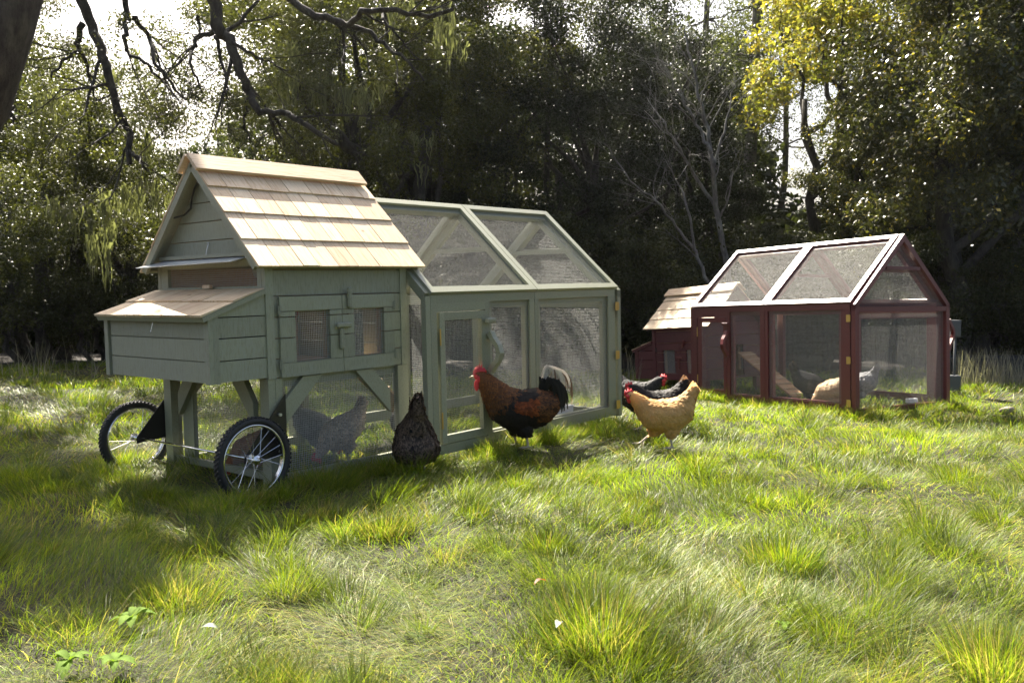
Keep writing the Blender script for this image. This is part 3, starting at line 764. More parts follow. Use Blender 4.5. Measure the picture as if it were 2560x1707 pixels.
def feathers(me, colf, n, size, rs, zmin=.07):
    """overlapping small feathers over the body, pointing to the tail; colf(P)->(centre colour, edge colour)"""
    nv = len(me.vertices); V = np.empty(nv * 3, np.float32); me.vertices.foreach_get('co', V); V = V.reshape(-1, 3)
    N = np.empty(nv * 3, np.float32); me.vertices.foreach_get('normal', N); N = N.reshape(-1, 3)
    ok = np.where(V[:, 2] > zmin)[0]; idx = rs.choice(ok, n); P = V[idx]; Nn = N[idx]
    P = P + rs.normal(0, .002, P.shape)
    fl = np.tile(np.array([-1., 0, -.35]), (n, 1)); fl[:, 2] -= .9 * (P[:, 0] > .12); fl = fl + rs.normal(0, .16, fl.shape)
    T = fl - Nn * (fl * Nn).sum(1, keepdims=True); T /= np.linalg.norm(T, axis=1, keepdims=True) + 1e-9
    B = np.cross(Nn, T)
    s = size(P)[:, None] * rs.uniform(1.0, 1.5, (n, 1))
    lift = rs.uniform(.02, .10, (n, 1))
    base = P - Nn * .001; mid = P + T * s * .5 + Nn * (s * .12 + .001); tip = P + T * s + Nn * s * lift
    l = P + T * s * .55 + B * s * .30 + Nn * .001; r = P + T * s * .55 - B * s * .30 + Nn * .001
    VV = np.stack([base, l, tip, r, mid], 1).reshape(-1, 3)
    c0, c1 = colf(P, rs)
    C = np.stack([c0, c1, c1 * .9, c1, c0], 1).reshape(-1, 3)
    k = np.arange(n)[:, None] * 5
    tr = np.concatenate([k + np.array([[0, 1, 4]]), k + np.array([[1, 2, 4]]), k + np.array([[2, 3, 4]]), k + np.array([[3, 0, 4]])])
    return VV, tr, C

def plume(pts, w0, c0, c1, rs, y=0, yt=0, n=10, tipw=.25):
    """one long tail feather: curved vane with rachis fold. pts bezier ctrl (x,z)"""
    ts = np.linspace(0, 1, n); p = [np.array(q, float) for q in pts]
    if len(p) == 3: C = np.array([(1 - t) ** 2 * p[0] + 2 * t * (1 - t) * p[1] + t * t * p[2] for t in ts])
    else: C = np.array([(1 - t) ** 3 * p[0] + 3 * t * (1 - t) ** 2 * p[1] + 3 * t * t * (1 - t) * p[2] + t ** 3 * p[3] for t in ts])
    D = np.gradient(C, axis=0); D /= np.linalg.norm(D, axis=1, keepdims=True); Nr = np.stack([-D[:, 1], D[:, 0]], 1)
    ww = w0 * np.sin(np.clip(ts * .92 + .06, 0, 1) * math.pi) ** .55 * (1 - ts * (1 - tipw) * .3)
    yy = y + (yt - y) * ts
    A = []; cols = []
    for i in range(n):
        a, b = C[i] + Nr[i] * ww[i], C[i] - Nr[i] * ww[i]
        A += [(a[0], yy[i] - ww[i] * .25, a[1]), (C[i][0], yy[i], C[i][1]), (b[0], yy[i] - ww[i] * .25, b[1])]
        cc = np.array(c0) + (np.array(c1) - np.array(c0)) * ts[i]; cols += [cc * rs.uniform(.8, 1.1), cc * .8, cc]
    Q = []
    for i in range(n - 1):
        for j in (0, 1): Q.append((i * 3 + j, i * 3 + j + 1, i * 3 + 4 + j, i * 3 + 3 + j))
    return np.array(A), Q, np.array(cols)

M['comb'] = simple('comb_red', (.55, .03, .035), .45); M['beak'] = simple('beak', (.45, .34, .18), .45); M['eye'] = simple('eye', (.01, .008, .005), .1)
M['shank'] = simple('shank', (.48, .40, .30), .55); M['shank_dark'] = simple('shank_dark', (.10, .09, .08), .55)
def outline(mb, pts, y0, th):
    mb.prism([(x, y0 - th / 2, z) for x, z in pts], (0, th, 0))

BIRDS = {}
def bird(kind, pose_, seed):
    """returns a dict of meshes for a bird built facing +x, feet at z=0"""
    rs = np.random.RandomState(seed); bd = MB(); hens = kind != 'rooster'
    if pose_ == 'rooster':
        chain(bd, [(-.15, .285, .075, .07, .085), (-.06, .26, .135, .11, .128), (.05, .238, .145, .118, .138), (.15, .285, .11, .105, .125), (.205, .355, .088, .085, .095), (.252, .42, .062, .06, .066), (.288, .468, .036, .032, .036), (.306, .474, .033, .026, .03)])
        legs = [((.06, .13), (.075, .085), (.055, .0), -.055), ((.02, .13), (.0, .085), (-.01, .0), .055)]; head = (.312, .474); beak_d = (.05, -.006); thr = .052
    elif pose_ == 'walk':
        chain(bd, [(-.135, .315, .055, .055, .075), (-.10, .26, .085, .09, .10), (-.01, .225, .135, .115, .118), (.09, .235, .105, .10, .105), (.155, .275, .07, .07, .08), (.20, .325, .052, .05, .055), (.238, .362, .038, .034, .038), (.256, .37, .033, .027, .03)])
        chain(bd, [(-.12, .30, .06, .045, .07), (-.185, .405, .028, .018, .035)])
        legs = [((.075, .14), (.095, .095), (.175, .018), -.05), ((-.02, .14), (-.012, .095), (-.03, .0), .05)]; head = (.26, .37); beak_d = (.035, -.006); thr = .043
    elif pose_ == 'peck':
        chain(bd, [(-.14, .33, .055, .05, .065), (-.09, .28, .09, .09, .10), (.0, .235, .125, .115, .115), (.085, .215, .095, .095, .10), (.14, .175, .06, .06, .065), (.185, .125, .044, .042, .045), (.215, .08, .034, .03, .034), (.225, .066, .03, .025, .028)])
        chain(bd, [(-.12, .32, .055, .042, .06), (-.19, .43, .025, .016, .035)])
        legs = [((.03, .14), (.045, .09), (.03, 0), -.055), ((-.02, .14), (.0, .09), (-.02, 0), .055)]; head = (.228, .062); beak_d = (.018, -.032); thr = .041
    elif pose_ == 'rump':
        chain(bd, [(-.03, .155, .10, .135, .11), (.0, .225, .105, .10, .105), (-.045, .305, .065, .062, .075)])
        chain(bd, [(-.045, .32, .06, .052, .06), (-.08, .385, .04, .036, .05), (-.105, .45, .020, .018, .03)])
        chain(bd, [(.03, .20, .09, .09, .09), (.12, .16, .055, .055, .06), (.175, .10, .036, .034, .036), (.19, .075, .028, .025, .028)])
        legs = [((.0, .12), (.015, .085), (.0, 0), -.055), ((-.02, .12), (.0, .085), (-.02, 0), .055)]; head = (.195, .07); beak_d = (.018, -.032); thr = .04
    else:   # stand
        chain(bd, [(-.13, .30, .05, .05, .065), (-.08, .26, .09, .09, .10), (.0, .225, .125, .11, .115), (.085, .25, .10, .10, .105), (.13, .30, .065, .065, .075), (.155, .36, .044, .044, .05), (.17, .405, .033, .03, .034), (.182, .412, .03, .025, .028)])
        chain(bd, [(-.11, .29, .055, .042, .06), (-.165, .39, .025, .016, .035)])
        legs = [((.03, .13), (.045, .085), (.03, 0), -.05), ((-.02, .13), (.0, .085), (-.02, 0), .05)]; head = (.186, .412); beak_d = (.033, -.008); thr = .041
    for (hip, hock, foot, y) in legs:
        chain(bd, [(hip[0], hip[1], .055, .045, .055, y * .8), (hock[0], hock[1], .020, .018, .022, y)])
        chain(bd, [(hock[0], hock[1], .011, .011, .011, y), (foot[0], foot[1] + .012, .0085, .0085, .0085, y)], 8)
        for a, ln in ((0, .06), (.6, .048), (-.6, .048), (3.14, .026)):
            dx, dy_ = ln * math.cos(a), ln * math.sin(a)
            for t in np.linspace(0, 1, 9): bd.ball((foot[0] + dx * t, y + dy_ * t, foot[1] + .010 - .003 * t), .0068, 6)
    bz = .0048
    body = skin(bd, bz)
    body.materials.clear(); body.materials.append(M['feather_' + kind] if 'feather_' + kind in M else M['feather']); body.materials.append(M['shank_dark'] if kind in ('black', 'darkgrey') else M['shank'])
    nv = len(body.vertices); V = np.empty(nv * 3, np.float32); body.vertices.foreach_get('co', V); V = V.reshape(-1, 3)
    # wing relief
    wc = np.exp(-(((V[:, 0] + .01) / .12) ** 2 + ((V[:, 2] - .255) / .06) ** 2)); sg = np.sign(V[:, 1]); V[:, 1] += sg * wc * .010
    body.vertices.foreach_set('co', V.ravel())
    colf = PAL[kind]
    c0, c1 = colf(V, rs, )
    a = body.attributes.new('col', 'FLOAT_COLOR', 'POINT'); a.data.foreach_set('color', np.concatenate([c0 * .7 + c1 * .3, np.ones((nv, 1))], 1).astype(np.float32).ravel())
    cen = np.empty(len(body.polygons) * 3, np.float32); body.polygons.foreach_get('center', cen); cen = cen.reshape(-1, 3)
    leg_f = np.zeros(len(cen), bool)
    for (hip, hock, foot, y) in legs: leg_f |= (cen[:, 2] < hock[1] - .012) & (np.abs(cen[:, 1] - y) < .07)
    if pose_ == 'peck': leg_f &= cen[:, 0] < .12
    body.polygons.foreach_set('material_index', leg_f.astype(np.int32)); body.polygons.foreach_set('use_smooth', np.ones(len(cen), bool)); body.update()
    dhead = lambda P: np.hypot(P[:, 0] - head[0], P[:, 2] - head[1])
    size = lambda P: np.clip(.010 + dhead(P) * .075, .012, .028)
    VV, tr, C = feathers(body, colf, 5200 if kind == 'rooster' else 3600, size, rs, zmin=.085)
    keep = np.repeat(dhead(VV.reshape(-1, 5, 3)[:, 0]) > thr * .8, 1)
    kidx = np.where(keep)[0]; sel = keep[tr[:, 0] // 5]; tr = tr[sel]
    out = {'body': body, 'plumage': fast_mesh('plumage', VV, np.zeros((0, 4), int), M['feather'], C, tr)}
    # tail
    TV, TQ, TC = [], [], []; off = 0
    def addp(*a_, **k_):
        nonlocal off
        A, Q, Cc = plume(*a_, rs, **k_); TV.append(A); TQ.extend([tuple(np.array(q_) + off) for q_ in Q]); TC.append(Cc); off += len(A)
    if kind == 'rooster':
        blk = (.012, .012, .013); wht = (.95, .91, .84); crm = (.55, .36, .20)
        for i in range(34):      # black main fan
            t = i / 33; y = rs.uniform(-.035, .035)
            addp([(-.115, .33 + .03 * rs.rand()), (-.13 - .06 * t, .50 - .03 * rs.rand()), (-.19 - .07 * t, .50 - .06 * t), (-.16 - .12 * t + rs.uniform(-.01, .01), .26 + .02 * t + rs.uniform(-.04, .04))], .016, blk, scl((.05, .045, .035), rs.uniform(.4, 1.3)), y=y, yt=y * 1.8)
        for i in range(52):      # white sickles arching over the top
            t = i / 51; y = -.02 + rs.uniform(-.03, .03)
            addp([(-.10 - .03 * rs.rand(), .41 + .04 * t), (-.12 - .04 * t, .53 + .02 * rs.rand()), (-.17 - .11 * t, .57 - .03 * t), (-.155 - .15 * t, .47 - .08 * t + rs.uniform(-.035, .02))], .0125, (.90, .86, .78) if i % 6 else blk, wht if i % 5 else (.25, .13, .07), y=y - .01, yt=y * 1.4 - .01)
        for i in range(3): addp([(-.16, .40), (-.27, .55), (-.335, .46), (-.315 + .006 * i, .27 + .03 * i)], .008, crm, (.20, .13, .09), y=-.03 - .006 * i, yt=-.05)
        for i in range(10):      # short tail coverts at the front of the fan
            t = i / 9; addp([(-.085 - .03 * t, .345), (-.10 - .04 * t, .42), (-.085 - .05 * t, .47 - .02 * t)], .010, blk, blk, y=rs.uniform(-.05, .03), yt=rs.uniform(-.05, .03))
        for i in range(26):      # saddle hackles falling over the rump
            t = i / 25; x0 = -.045 - .10 * t; addp([(x0, .33 - .01 * t), (x0 - .035, .29), (x0 - .045, .20 - .02 * rs.rand())], .006, (.03, .02, .012), (.36, .12, .03), y=-.085 + .02 * t, yt=-.095 + .015 * t, n=6)
    else:
        fan = {'cream': ((.60, .44, .26), (.72, .56, .36)), 'buff': ((.50, .27, .09), (.62, .42, .20)), 'black': ((.014, .013, .013), (.03, .026, .024)), 'barred': ((.05, .045, .04), (.10, .09, .08)), 'brown': ((.10, .07, .045), (.20, .14, .09)), 'grey': ((.20, .20, .21), (.32, .32, .33)), 'orange': ((.28, .12, .045), (.36, .17, .07)), 'darktail': ((.02, .014, .01), (.16, .09, .05))}[kind]
        base = {'peck': (-.10, .345), 'rump': (-.07, .38)}.get(pose_, (-.105, .31)); tp = {'rump': (-.115, .475), 'walk': (-.205, .435), 'stand': (-.19, .43), 'peck': (-.20, .465)}[pose_]
        for i in range(12):
            t = i / 11 - .5; q = 1 if i % 2 else -1
            addp([base, ((base[0] + tp[0]) / 2 + .015 * t, (base[1] + tp[1]) / 2 + .01), (tp[0] - .045 * t - .01, tp[1] - .055 * t * 1.0 + .01 * rs.rand())], .019, fan[0], fan[1], y=q * .006, yt=q * (.006 + .028 * abs(t) + .006 * rs.rand()), n=7, tipw=.9)
    out['tail'] = fast_mesh('tail', np.concatenate(TV), np.array(TQ), M['plume'], np.clip(np.concatenate(TC), 0, 1))
    # head gear
    hx, hz = head; cb = MB()
    if kind == 'rooster':
        sh = [(.028, -.004), (.036, .012), (.034, .03), (.026, .042), (.021, .058), (.016, .046), (.008, .07), (.003, .052), (-.006, .082), (-.010, .054), (-.022, .076), (-.024, .048), (-.036, .058), (-.050, .038), (-.056, .026), (-.045, .016), (-.03, .02), (-.012, .02), (.008, .012)]
        outline(cb, [(hx + a_, hz + b_) for a_, b_ in sh], 0, .010)
        wt = MB()
        for s in (-1, 1): wt.ball((hx + .012, s * .016, hz - .062), (.016, .006, .036), 12); wt.ball((hx - .004, s * .024, hz - .022), (.016, .006, .022), 12)
        wt.ball((hx + .002, 0, hz - .004), (.030, .0275, .022), 14)
    else:
        ang = math.atan2(beak_d[1], beak_d[0]); ca, sa = math.cos(ang), math.sin(ang)
        sh = [(1.3 * q_[0], 1.45 * q_[1]) for q_ in [(.030, .0), (.030, .016), (.022, .034), (.014, .024), (.006, .040), (-.002, .026), (-.012, .036), (-.020, .018), (-.016, .008), (.005, .012)]]
        outline(cb, [(hx + a_ * ca - b_ * sa, hz + a_ * sa + b_ * ca) for a_, b_ in sh], 0, .008)
        wt = MB(); f = lambda a_, b_: (hx + a_ * ca - b_ * sa, hz + a_ * sa + b_ * ca)
        for s in (-1, 1):
            a_ = f(.014, -.028); wt.ball((a_[0], s * .012, a_[1]), (.013, .006, .023), 10)
        a_ = f(.012, -.002); wt.ball((a_[0], 0, a_[1]), (.025, .026, .021), 12)
    out['comb'] = (cb, M['comb']); out['wattle'] = (wt, M['comb'])
    bk = MB(); bx, bz_ = hx + beak_d[0] * .45, hz + beak_d[1] * .45; bk.tube([(bx, 0, bz_), (hx + beak_d[0] * .9, 0, hz + beak_d[1] * .9), (hx + beak_d[0] * 1.25, 0, hz + beak_d[1] * 1.35 - .004)], [.011, .007, .0015], 8)
    out['beak'] = (bk, M['beak'])
    ey = MB()
    for s in (-1, 1): ey.ball((hx + .004, s * (.0285 if kind == 'rooster' else .0262), hz + .006), .0042, 8)
    out['eye'] = (ey, M['eye'])
    return out

def tocol(a): return np.tile(np.array(a, float), (1, 1))
def pal_simple(base, edge, var=.15, f=30):
    def fn(P, rs):
        n = len(P); k = 1 + var * rs.normal(0, 1, (n, 1)) + .15 * np_noise(P, f)[:, None]
        return np.clip(np.array(base) * k, 0, 1), np.clip(np.array(edge) * k, 0, 1)
    return fn
def pal_rooster(P, rs):
    n = len(P); blk = np.array([.014, .012, .011]); c0 = np.tile(np.array([.010, .009, .009]), (n, 1)); c1 = np.tile(np.array([.030, .022, .017]), (n, 1))
    x, z = P[:, 0], P[:, 2]
    jit = rs.normal(0, .018, n); neck = (x + z * .9 > .405 + jit) & (z > .235 + .35 * (.25 - x) + jit); a = rs.rand(n)
    t = np.clip((z - .27) / .18, 0, 1)
    nk = np.stack([.20 + .20 * t, .075 + .065 * t, .018 + .01 * t], 1)
    nk *= rs.uniform(.5, 1.2, (n, 1)); c1[neck] = nk[neck]; c0[neck] = (blk * 1.3 + nk * .18)[neck]
    sh = (x > -.055) & (x < .105) & (z > .235 + .25 * (x - .02)) & (z < .325 - .1 * x) & (np.abs(P[:, 1]) > .045)
    o = np.array([.42, .10, .02]) * rs.uniform(.35, 1.15, (n, 1)); c1[sh] = o[sh]; c0[sh] = (o * .55)[sh]
    sd = (x < -.05) & (z > .17) & (np.abs(P[:, 1]) > .0); o2 = np.array([.30, .11, .03]) * rs.uniform(.2, 1.1, (n, 1)); c1[sd] = o2[sd]; c0[sd] = (o2 * .15 + blk)[sd]
    return c0, c1
PAL = {'rooster': pal_rooster, 'cream': pal_simple((.62, .45, .27), (.75, .58, .38), .06, 18), 'buff': pal_simple((.60, .35, .12), (.70, .45, .19), .05, 18), 'black': pal_simple((.014, .014, .014), (.06, .057, .055), .3),
       'barred': pal_simple((.022, .017, .013), (.17, .12, .085), .4, 50), 'brown': pal_simple((.34, .26, .19), (.72, .60, .47), .2), 'grey': pal_simple((.17, .17, .18), (.30, .30, .32), .15),
       'orange': pal_simple((.25, .10, .04), (.34, .16, .07), .12), 'darktail': pal_simple((.012, .011, .010), (.04, .03, .025), .3)}
CACHE = {}
def place_bird(name, kind, pose_, loc_, yaw, scale, label, seed=3, roll=(0, 0)):
    key = (kind, pose_)
    if key not in CACHE:
        d = bird(kind, pose_, seed)
        CACHE[key] = {k_: (v if isinstance(v, bpy.types.Mesh) else None, v) for k_, v in d.items()}
        for k_, v in d.items():
            if isinstance(v, tuple):
                o = v[0].build(k_, v[1], None, True); CACHE[key][k_] = (o.data, None); bpy.data.objects.remove(o)
    root = empty(name, loc_); root.rotation_euler = (roll[0], roll[1], yaw); root.scale = (scale,) * 3; tag(root, label, 'chicken')
    for k_, (me_, _) in CACHE[key].items():
        o = bpy.data.objects.new(k_, me_); col.objects.link(o); o.parent = root
    return root
def gp(x, y, dz=0): return (x, y, float(ground(x, y)) + dz)
PI = math.pi
place_bird('rooster', 'rooster', 'rooster', gp(.095, 6.13, .01), PI + .10, 1.05, 'large dark rooster with copper neck, red comb and white arched tail by the green run')
place_bird('hen', 'buff', 'walk', gp(1.07, 6.12, .035), PI + .05, .98, 'golden buff hen with red comb walking left on sunlit grass')
place_bird('hen', 'barred', 'rump', gp(-.60, 5.45, -.01), PI / 2 + .3, 1.06, 'dark barred hen seen from behind beside the green run door')
place_bird('hen', 'darktail', 'walk', gp(1.19, 7.05, -.01), PI + .1, .98, 'black hen with brown tail walking behind the golden buff hen')
place_bird('hen', 'black', 'walk', gp(1.07, 7.75, 0), -.55, 1.0, 'black speckled hen farthest back, near the red hen house')
def inrun(P, x, y, yaw, kind, pose_, label, sc_=1.0):
    q = P @ Vector((x, y, 0)); place_bird('hen', kind, pose_, gp(q.x, q.y), yaw, sc_, label)
inrun(PG, -.37, -.26, PI + .8, 'brown', 'peck', 'grey brown hen pecking behind the wire under the green hen house', .86)
inrun(PG, -.95, -.12, PI + .5, 'orange', 'peck', 'rusty orange hen behind the near wheel under the green hen house', .72)
inrun(PG, -.25, .18, -.2, 'grey', 'peck', 'pale grey hen low behind the wire at the rear of the green hen house', .85)
inrun(PG, .18, -.30, PI / 2, 'black', 'peck', 'black hen inside the green run behind its narrow end panel', .95)
q = PG @ Vector((-.86, -.22, .625)); place_bird('hen', 'black', 'stand', tuple(q), .75, .80, 'black hen with red comb inside the green hen house window')
inrun(PR, 1.28, -.28, -.45, 'black', 'peck', 'black hen drinking inside the red run', 1.0)
inrun(PR, 1.62, .10, 2.2, 'grey', 'stand', 'pale grey hen standing inside the red run', 1.0)
inrun(PR, 1.70, -.45, PI - .75, 'cream', 'peck', 'cream buff hen behind wire at the corner of the red run', .95)

# ------------------------------------------------------------------ grass
def vnoise(x, y, s=0):
    return (np.sin(x * 1.3 + 1.9 * np.sin(y * .9 + s) + s) + np.sin(y * 1.7 + 2.2 * np.sin(x * 1.1 + 2 * s)) + .6 * np.sin(x * 3.1 + y * 2.3 + 3 * s)) / 2.6
def gxy(u, v):
    r = at(u, v, 1.0) - Vector((0, 0, CAMZ)); k = -1.08 / r.z; return r.x * k, k
def make_grass(name, seed):
    rs = np.random.RandomState(seed); Vs, Qs, Ts, Cs = [], [], [], []; off = 0
    def emit(px, py, h, lean_a, lean, curl, w_, colr):
        nonlocal off
        n = len(px); pz = ground(px, py) - .01; flo = .004 + .03 * rs.rand(n) ** 2
        d = np.stack([np.cos(lean_a), np.sin(lean_a)], 1); side = rs.uniform(0, 2 * PI, n)
        # blade faces: half turned to the side of the lean, half random
        sd = np.stack([-np.sin(lean_a + rs.normal(0, .7, n)), np.cos(lean_a + rs.normal(0, .7, n))], 1)
        ts = [0, .38, .74, 1.0]; ring = []
        ang0 = lean; # angle from vertical at base grows to lean+curl at tip
        x = px.copy(); y = py.copy(); z = pz.copy(); prev = 0; pts = [(x, y, z)]
        for t in ts[1:]:
            a = ang0 + curl * (t + prev) / 2; dl = h * (t - prev); x = x + d[:, 0] * np.sin(a) * dl; y = y + d[:, 1] * np.sin(a) * dl; z = z + np.cos(a) * dl; z = np.maximum(z, ground(x, y) + flo); pts.append((x, y, z)); prev = t
        ws = [1.0, .95, .62]
        for i in range(3):
            X, Y, Z = pts[i]; ring += [np.stack([X - sd[:, 0] * w_ * ws[i] / 2, Y - sd[:, 1] * w_ * ws[i] / 2, Z], 1), np.stack([X + sd[:, 0] * w_ * ws[i] / 2, Y + sd[:, 1] * w_ * ws[i] / 2, Z], 1)]
        ring.append(np.stack(pts[3], 1))
        V = np.stack(ring, 1).reshape(-1, 3); k = off + np.arange(n)[:, None] * 7
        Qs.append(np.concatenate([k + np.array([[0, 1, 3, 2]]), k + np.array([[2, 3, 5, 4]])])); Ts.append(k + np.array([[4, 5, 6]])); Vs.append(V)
        sh = np.array([.72, .72, .95, .95, 1.1, 1.1, 1.2])          # blade colour is darker at the root, lighter at the tip
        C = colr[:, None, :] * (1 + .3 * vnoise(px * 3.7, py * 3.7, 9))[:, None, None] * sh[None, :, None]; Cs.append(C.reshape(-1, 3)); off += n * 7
    def colour(n, x, y, dry):
        g = np.array([.078, .135, .010]); yg = np.array([.245, .290, .018]); st = np.array([.40, .34, .12]); bl = np.array([.10, .17, .035])
        r = rs.rand(n, 1); c = g * (1 - r) + yg * r; c = np.where(rs.rand(n, 1) < .15, bl, c)
        dr = (rs.rand(n) < dry)[:, None]; c = np.where(dr, st * rs.uniform(.5, 1.05, (n, 1)), c)
        return c * rs.uniform(.75, 1.25, (n, 1))
    # bands: (y0, y1, half width at y, blades per m2, width mm, height)
    bands = [(1.35, 2.6, 9500, .0016, .10), (2.6, 3.8, 8000, .0019, .095), (3.8, 5.4, 5200, .0025, .09), (5.4, 7.5, 3000, .0034, .085), (7.5, 10, 1500, .005, .09), (10, 13.6, 800, .0078, .10)]
    for (y0, y1, dens, wd, hh_) in bands:
        X = lambda y: .60 * y + 1.0
        area = (X(y0) + X(y1)) * (y1 - y0); n = int(area * dens)
        py = rs.uniform(y0, y1, n); px = rs.uniform(-1, 1, n) * X(py)
        dens_n = .5 + .5 * vnoise(px * 2.6, py * 2.6, 5)
        keep = rs.rand(n) < .65 + .35 * dens_n; px, py = px[keep], py[keep]; n = len(px)
        la = PI * 1.15 * vnoise(px * 1.5, py * 1.5, 1) - 1.0 + rs.normal(0, .72, n)
        flat = np.clip(.5 + .9 * vnoise(px * 1.5, py * 1.5, 2), 0, 1)
        lean = .4 + .85 * flat + rs.normal(0, .25, n); curl = rs.uniform(.3, 1.1, n) + .2 * flat
        h = hh_ * rs.uniform(.55, 1.35, n) * (1 + .5 * flat)
        dry = np.clip(.08 + .18 * vnoise(px * 1.1, py * 1.1, 3) + .12 * flat, .03, .6)
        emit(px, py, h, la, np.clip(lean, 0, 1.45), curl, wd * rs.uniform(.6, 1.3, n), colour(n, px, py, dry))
        tuft_shade_k = .62  # darkens tuft blades: the shade of their front, put into the colour
        # tufts
        nt_ = int(area * (11 if y1 < 6 else 8)); ty = rs.uniform(y0, y1, nt_); tx = rs.uniform(-1, 1, nt_) * X(ty)
        for i in range(nt_):
            R0 = rs.uniform(.04, .13); nb = int(dens * .045 * (R0 / .12) ** 1.4 * rs.uniform(.7, 1.5)) + 10
            a = rs.uniform(0, 2 * PI, nb); r_ = R0 * np.sqrt(rs.rand(nb)); bx = tx[i] + r_ * np.cos(a); by = ty[i] + r_ * np.sin(a)
            wind = rs.uniform(0, 2 * PI); hs_ = rs.uniform(.10, .21) * (1 if y1 < 6 else .85)
            la = np.arctan2(np.sin(a) * r_ / R0 + .6 * math.sin(wind), np.cos(a) * r_ / R0 + .6 * math.cos(wind)) + rs.normal(0, .5, nb)
            dry = rs.choice([.02, .06, .25, .5], p=[.45, .37, .13, .05])
            emit(bx, by, hs_ * rs.uniform(.6, 1.2, nb), la, .08 + .55 * r_ / R0 + rs.normal(0, .08, nb), rs.uniform(.3, 1.0, nb), wd * rs.uniform(.6, 1.2, nb), colour(nb, bx, by, dry) * tuft_shade_k)
    # the biggest clumps of the foreground
    for (u, v, R0, hs_, dry, nb) in [(1500, 1600, .16, .22, .22, 800), (1960, 1400, .20, .20, .08, 900), (2330, 1330, .20, .19, .12, 700), (2490, 1640, .13, .20, .3, 600), (960, 1330, .16, .16, .35, 600), (1370, 1370, .13, .17, .1, 500), (1020, 1240, .12, .16, .1, 400), (800, 1290, .10, .15, .5, 400), (1180, 1290, .10, .14, .2, 350), (1760, 1150, .16, .14, .1, 400), (2130, 1120, .18, .14, .2, 400), (1900, 1250, .14, .13, .1, 400), (450, 1480, .18, .14, .5, 600), (700, 1650, .14, .13, .5, 500), (1290, 1215, .16, .13, .1, 400), (1600, 1250, .14, .13, .15, 350), (2420, 1190, .16, .14, .2, 350), (620, 1240, .16, .16, .5, 500)]:
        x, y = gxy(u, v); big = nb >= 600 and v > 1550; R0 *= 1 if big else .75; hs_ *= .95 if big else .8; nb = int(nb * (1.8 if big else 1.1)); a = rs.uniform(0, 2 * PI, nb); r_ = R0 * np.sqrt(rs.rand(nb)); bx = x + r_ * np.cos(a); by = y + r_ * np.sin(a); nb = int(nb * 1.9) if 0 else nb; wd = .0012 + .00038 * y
        emit(bx, by, hs_ * rs.uniform(.55, 1.2, nb), a + rs.normal(0, .45, nb), .05 + .38 * r_ / R0 + rs.normal(0, .16, nb), rs.uniform(.15, 1.2, nb), wd * rs.uniform(.6, 1.25, nb), colour(nb, bx, by, dry) * .72)  # clump blades darkened like the tufts, shade put into their colour
    # tall tufts along the foot of both coops and round the wheels
    lines_ = [(PG, -1.66, -.80, -1.05, -.70, 30), (PG, -1.05, -.72, .0, -.78, 26), (PG, -1.62, -.66, -1.62, .85, 34), (PG, -1.5, .75, -1.2, .8, 10), (PG, 0, -.86, 2.2, -.84, 46), (PR, 0, -.86, 2.3, -.88, 50), (PR, 2.33, -.86, 2.33, .86, 40), (PR, -1.4, -.65, 0, -.7, 24)]
    for (P_, x0, y0, x1, y1, n_) in lines_:
        for i in range(n_):
            t = rs.rand(); q = P_ @ Vector((x0 + (x1 - x0) * t + rs.normal(0, .04), y0 + (y1 - y0) * t + rs.normal(0, .05), 0)); R0 = rs.uniform(.05, .12); wd = .0028 if P_ is PG else .005
            nb = int(140 if P_ is PG else 75); a = rs.uniform(0, 2 * PI, nb); r_ = R0 * np.sqrt(rs.rand(nb)); bx = q.x + r_ * np.cos(a); by = q.y + r_ * np.sin(a); hs_ = rs.uniform(.06, .13) if x0 < -1.2 else rs.uniform(.08, .17)
            emit(bx, by, hs_ * rs.uniform(.6, 1.25, nb), a + rs.normal(0, .5, nb), .06 + .5 * r_ / R0 + rs.normal(0, .1, nb), rs.uniform(.2, 1.1, nb), wd * rs.uniform(.6, 1.2, nb), colour(nb, bx, by, rs.choice([.05, .15, .4])))
    me = fast_mesh(name, np.concatenate(Vs), np.concatenate(Qs), M['grass'], np.clip(np.concatenate(Cs), 0, 1), np.concatenate(Ts))
    o = obj(name, me); tag(o, 'long matted green and straw grass of the lawn in tufts and swirls', 'grass', kind='stuff'); return off // 7
print('blades', make_grass('grass', 5))
# broad leaves (dock, dandelion) low in the foreground
def rosette(name, x, y, n, ln, lab, seed, c=(.11, .18, .02)):
    rs = np.random.RandomState(seed); V, Q, C = [], [], []; off = 0
    for i in range(n):
        a = 2 * PI * i / n + rs.normal(0, .25); l = ln * rs.uniform(.7, 1.2); e = rs.uniform(.25, .8); m_ = 6
        for j in range(m_):
            t = j / (m_ - 1); r_ = l * t; w2 = .20 * l * math.sin(PI * min(1, t * .9 + .08)) ** .8
            zz = math.sin(e) * r_ - .6 * r_ * r_ / l * .9 + .03; cx_, cy_ = math.cos(a) * r_ * math.cos(e), math.sin(a) * r_ * math.cos(e)
            for k in (-1, 0, 1): V.append((cx_ - math.sin(a) * w2 * k, cy_ + math.cos(a) * w2 * k, zz + abs(k) * w2 * .35)); C.append(np.array(c) * (1.15 if k == 0 else 1) * rs.uniform(.9, 1.1))
        for j in range(m_ - 1):
            for k in (0, 1): Q.append((off + j * 3 + k, off + j * 3 + k + 1, off + j * 3 + 4 + k, off + j * 3 + 3 + k))
        off += m_ * 3
    me = fast_mesh(name, np.array(V), np.array(Q), M['moss'], np.array(C)); o = obj(name, me); o.location = gp(x, y, .02); tag(o, lab, 'plant', 'broadleaf weeds in the foreground grass'); return o
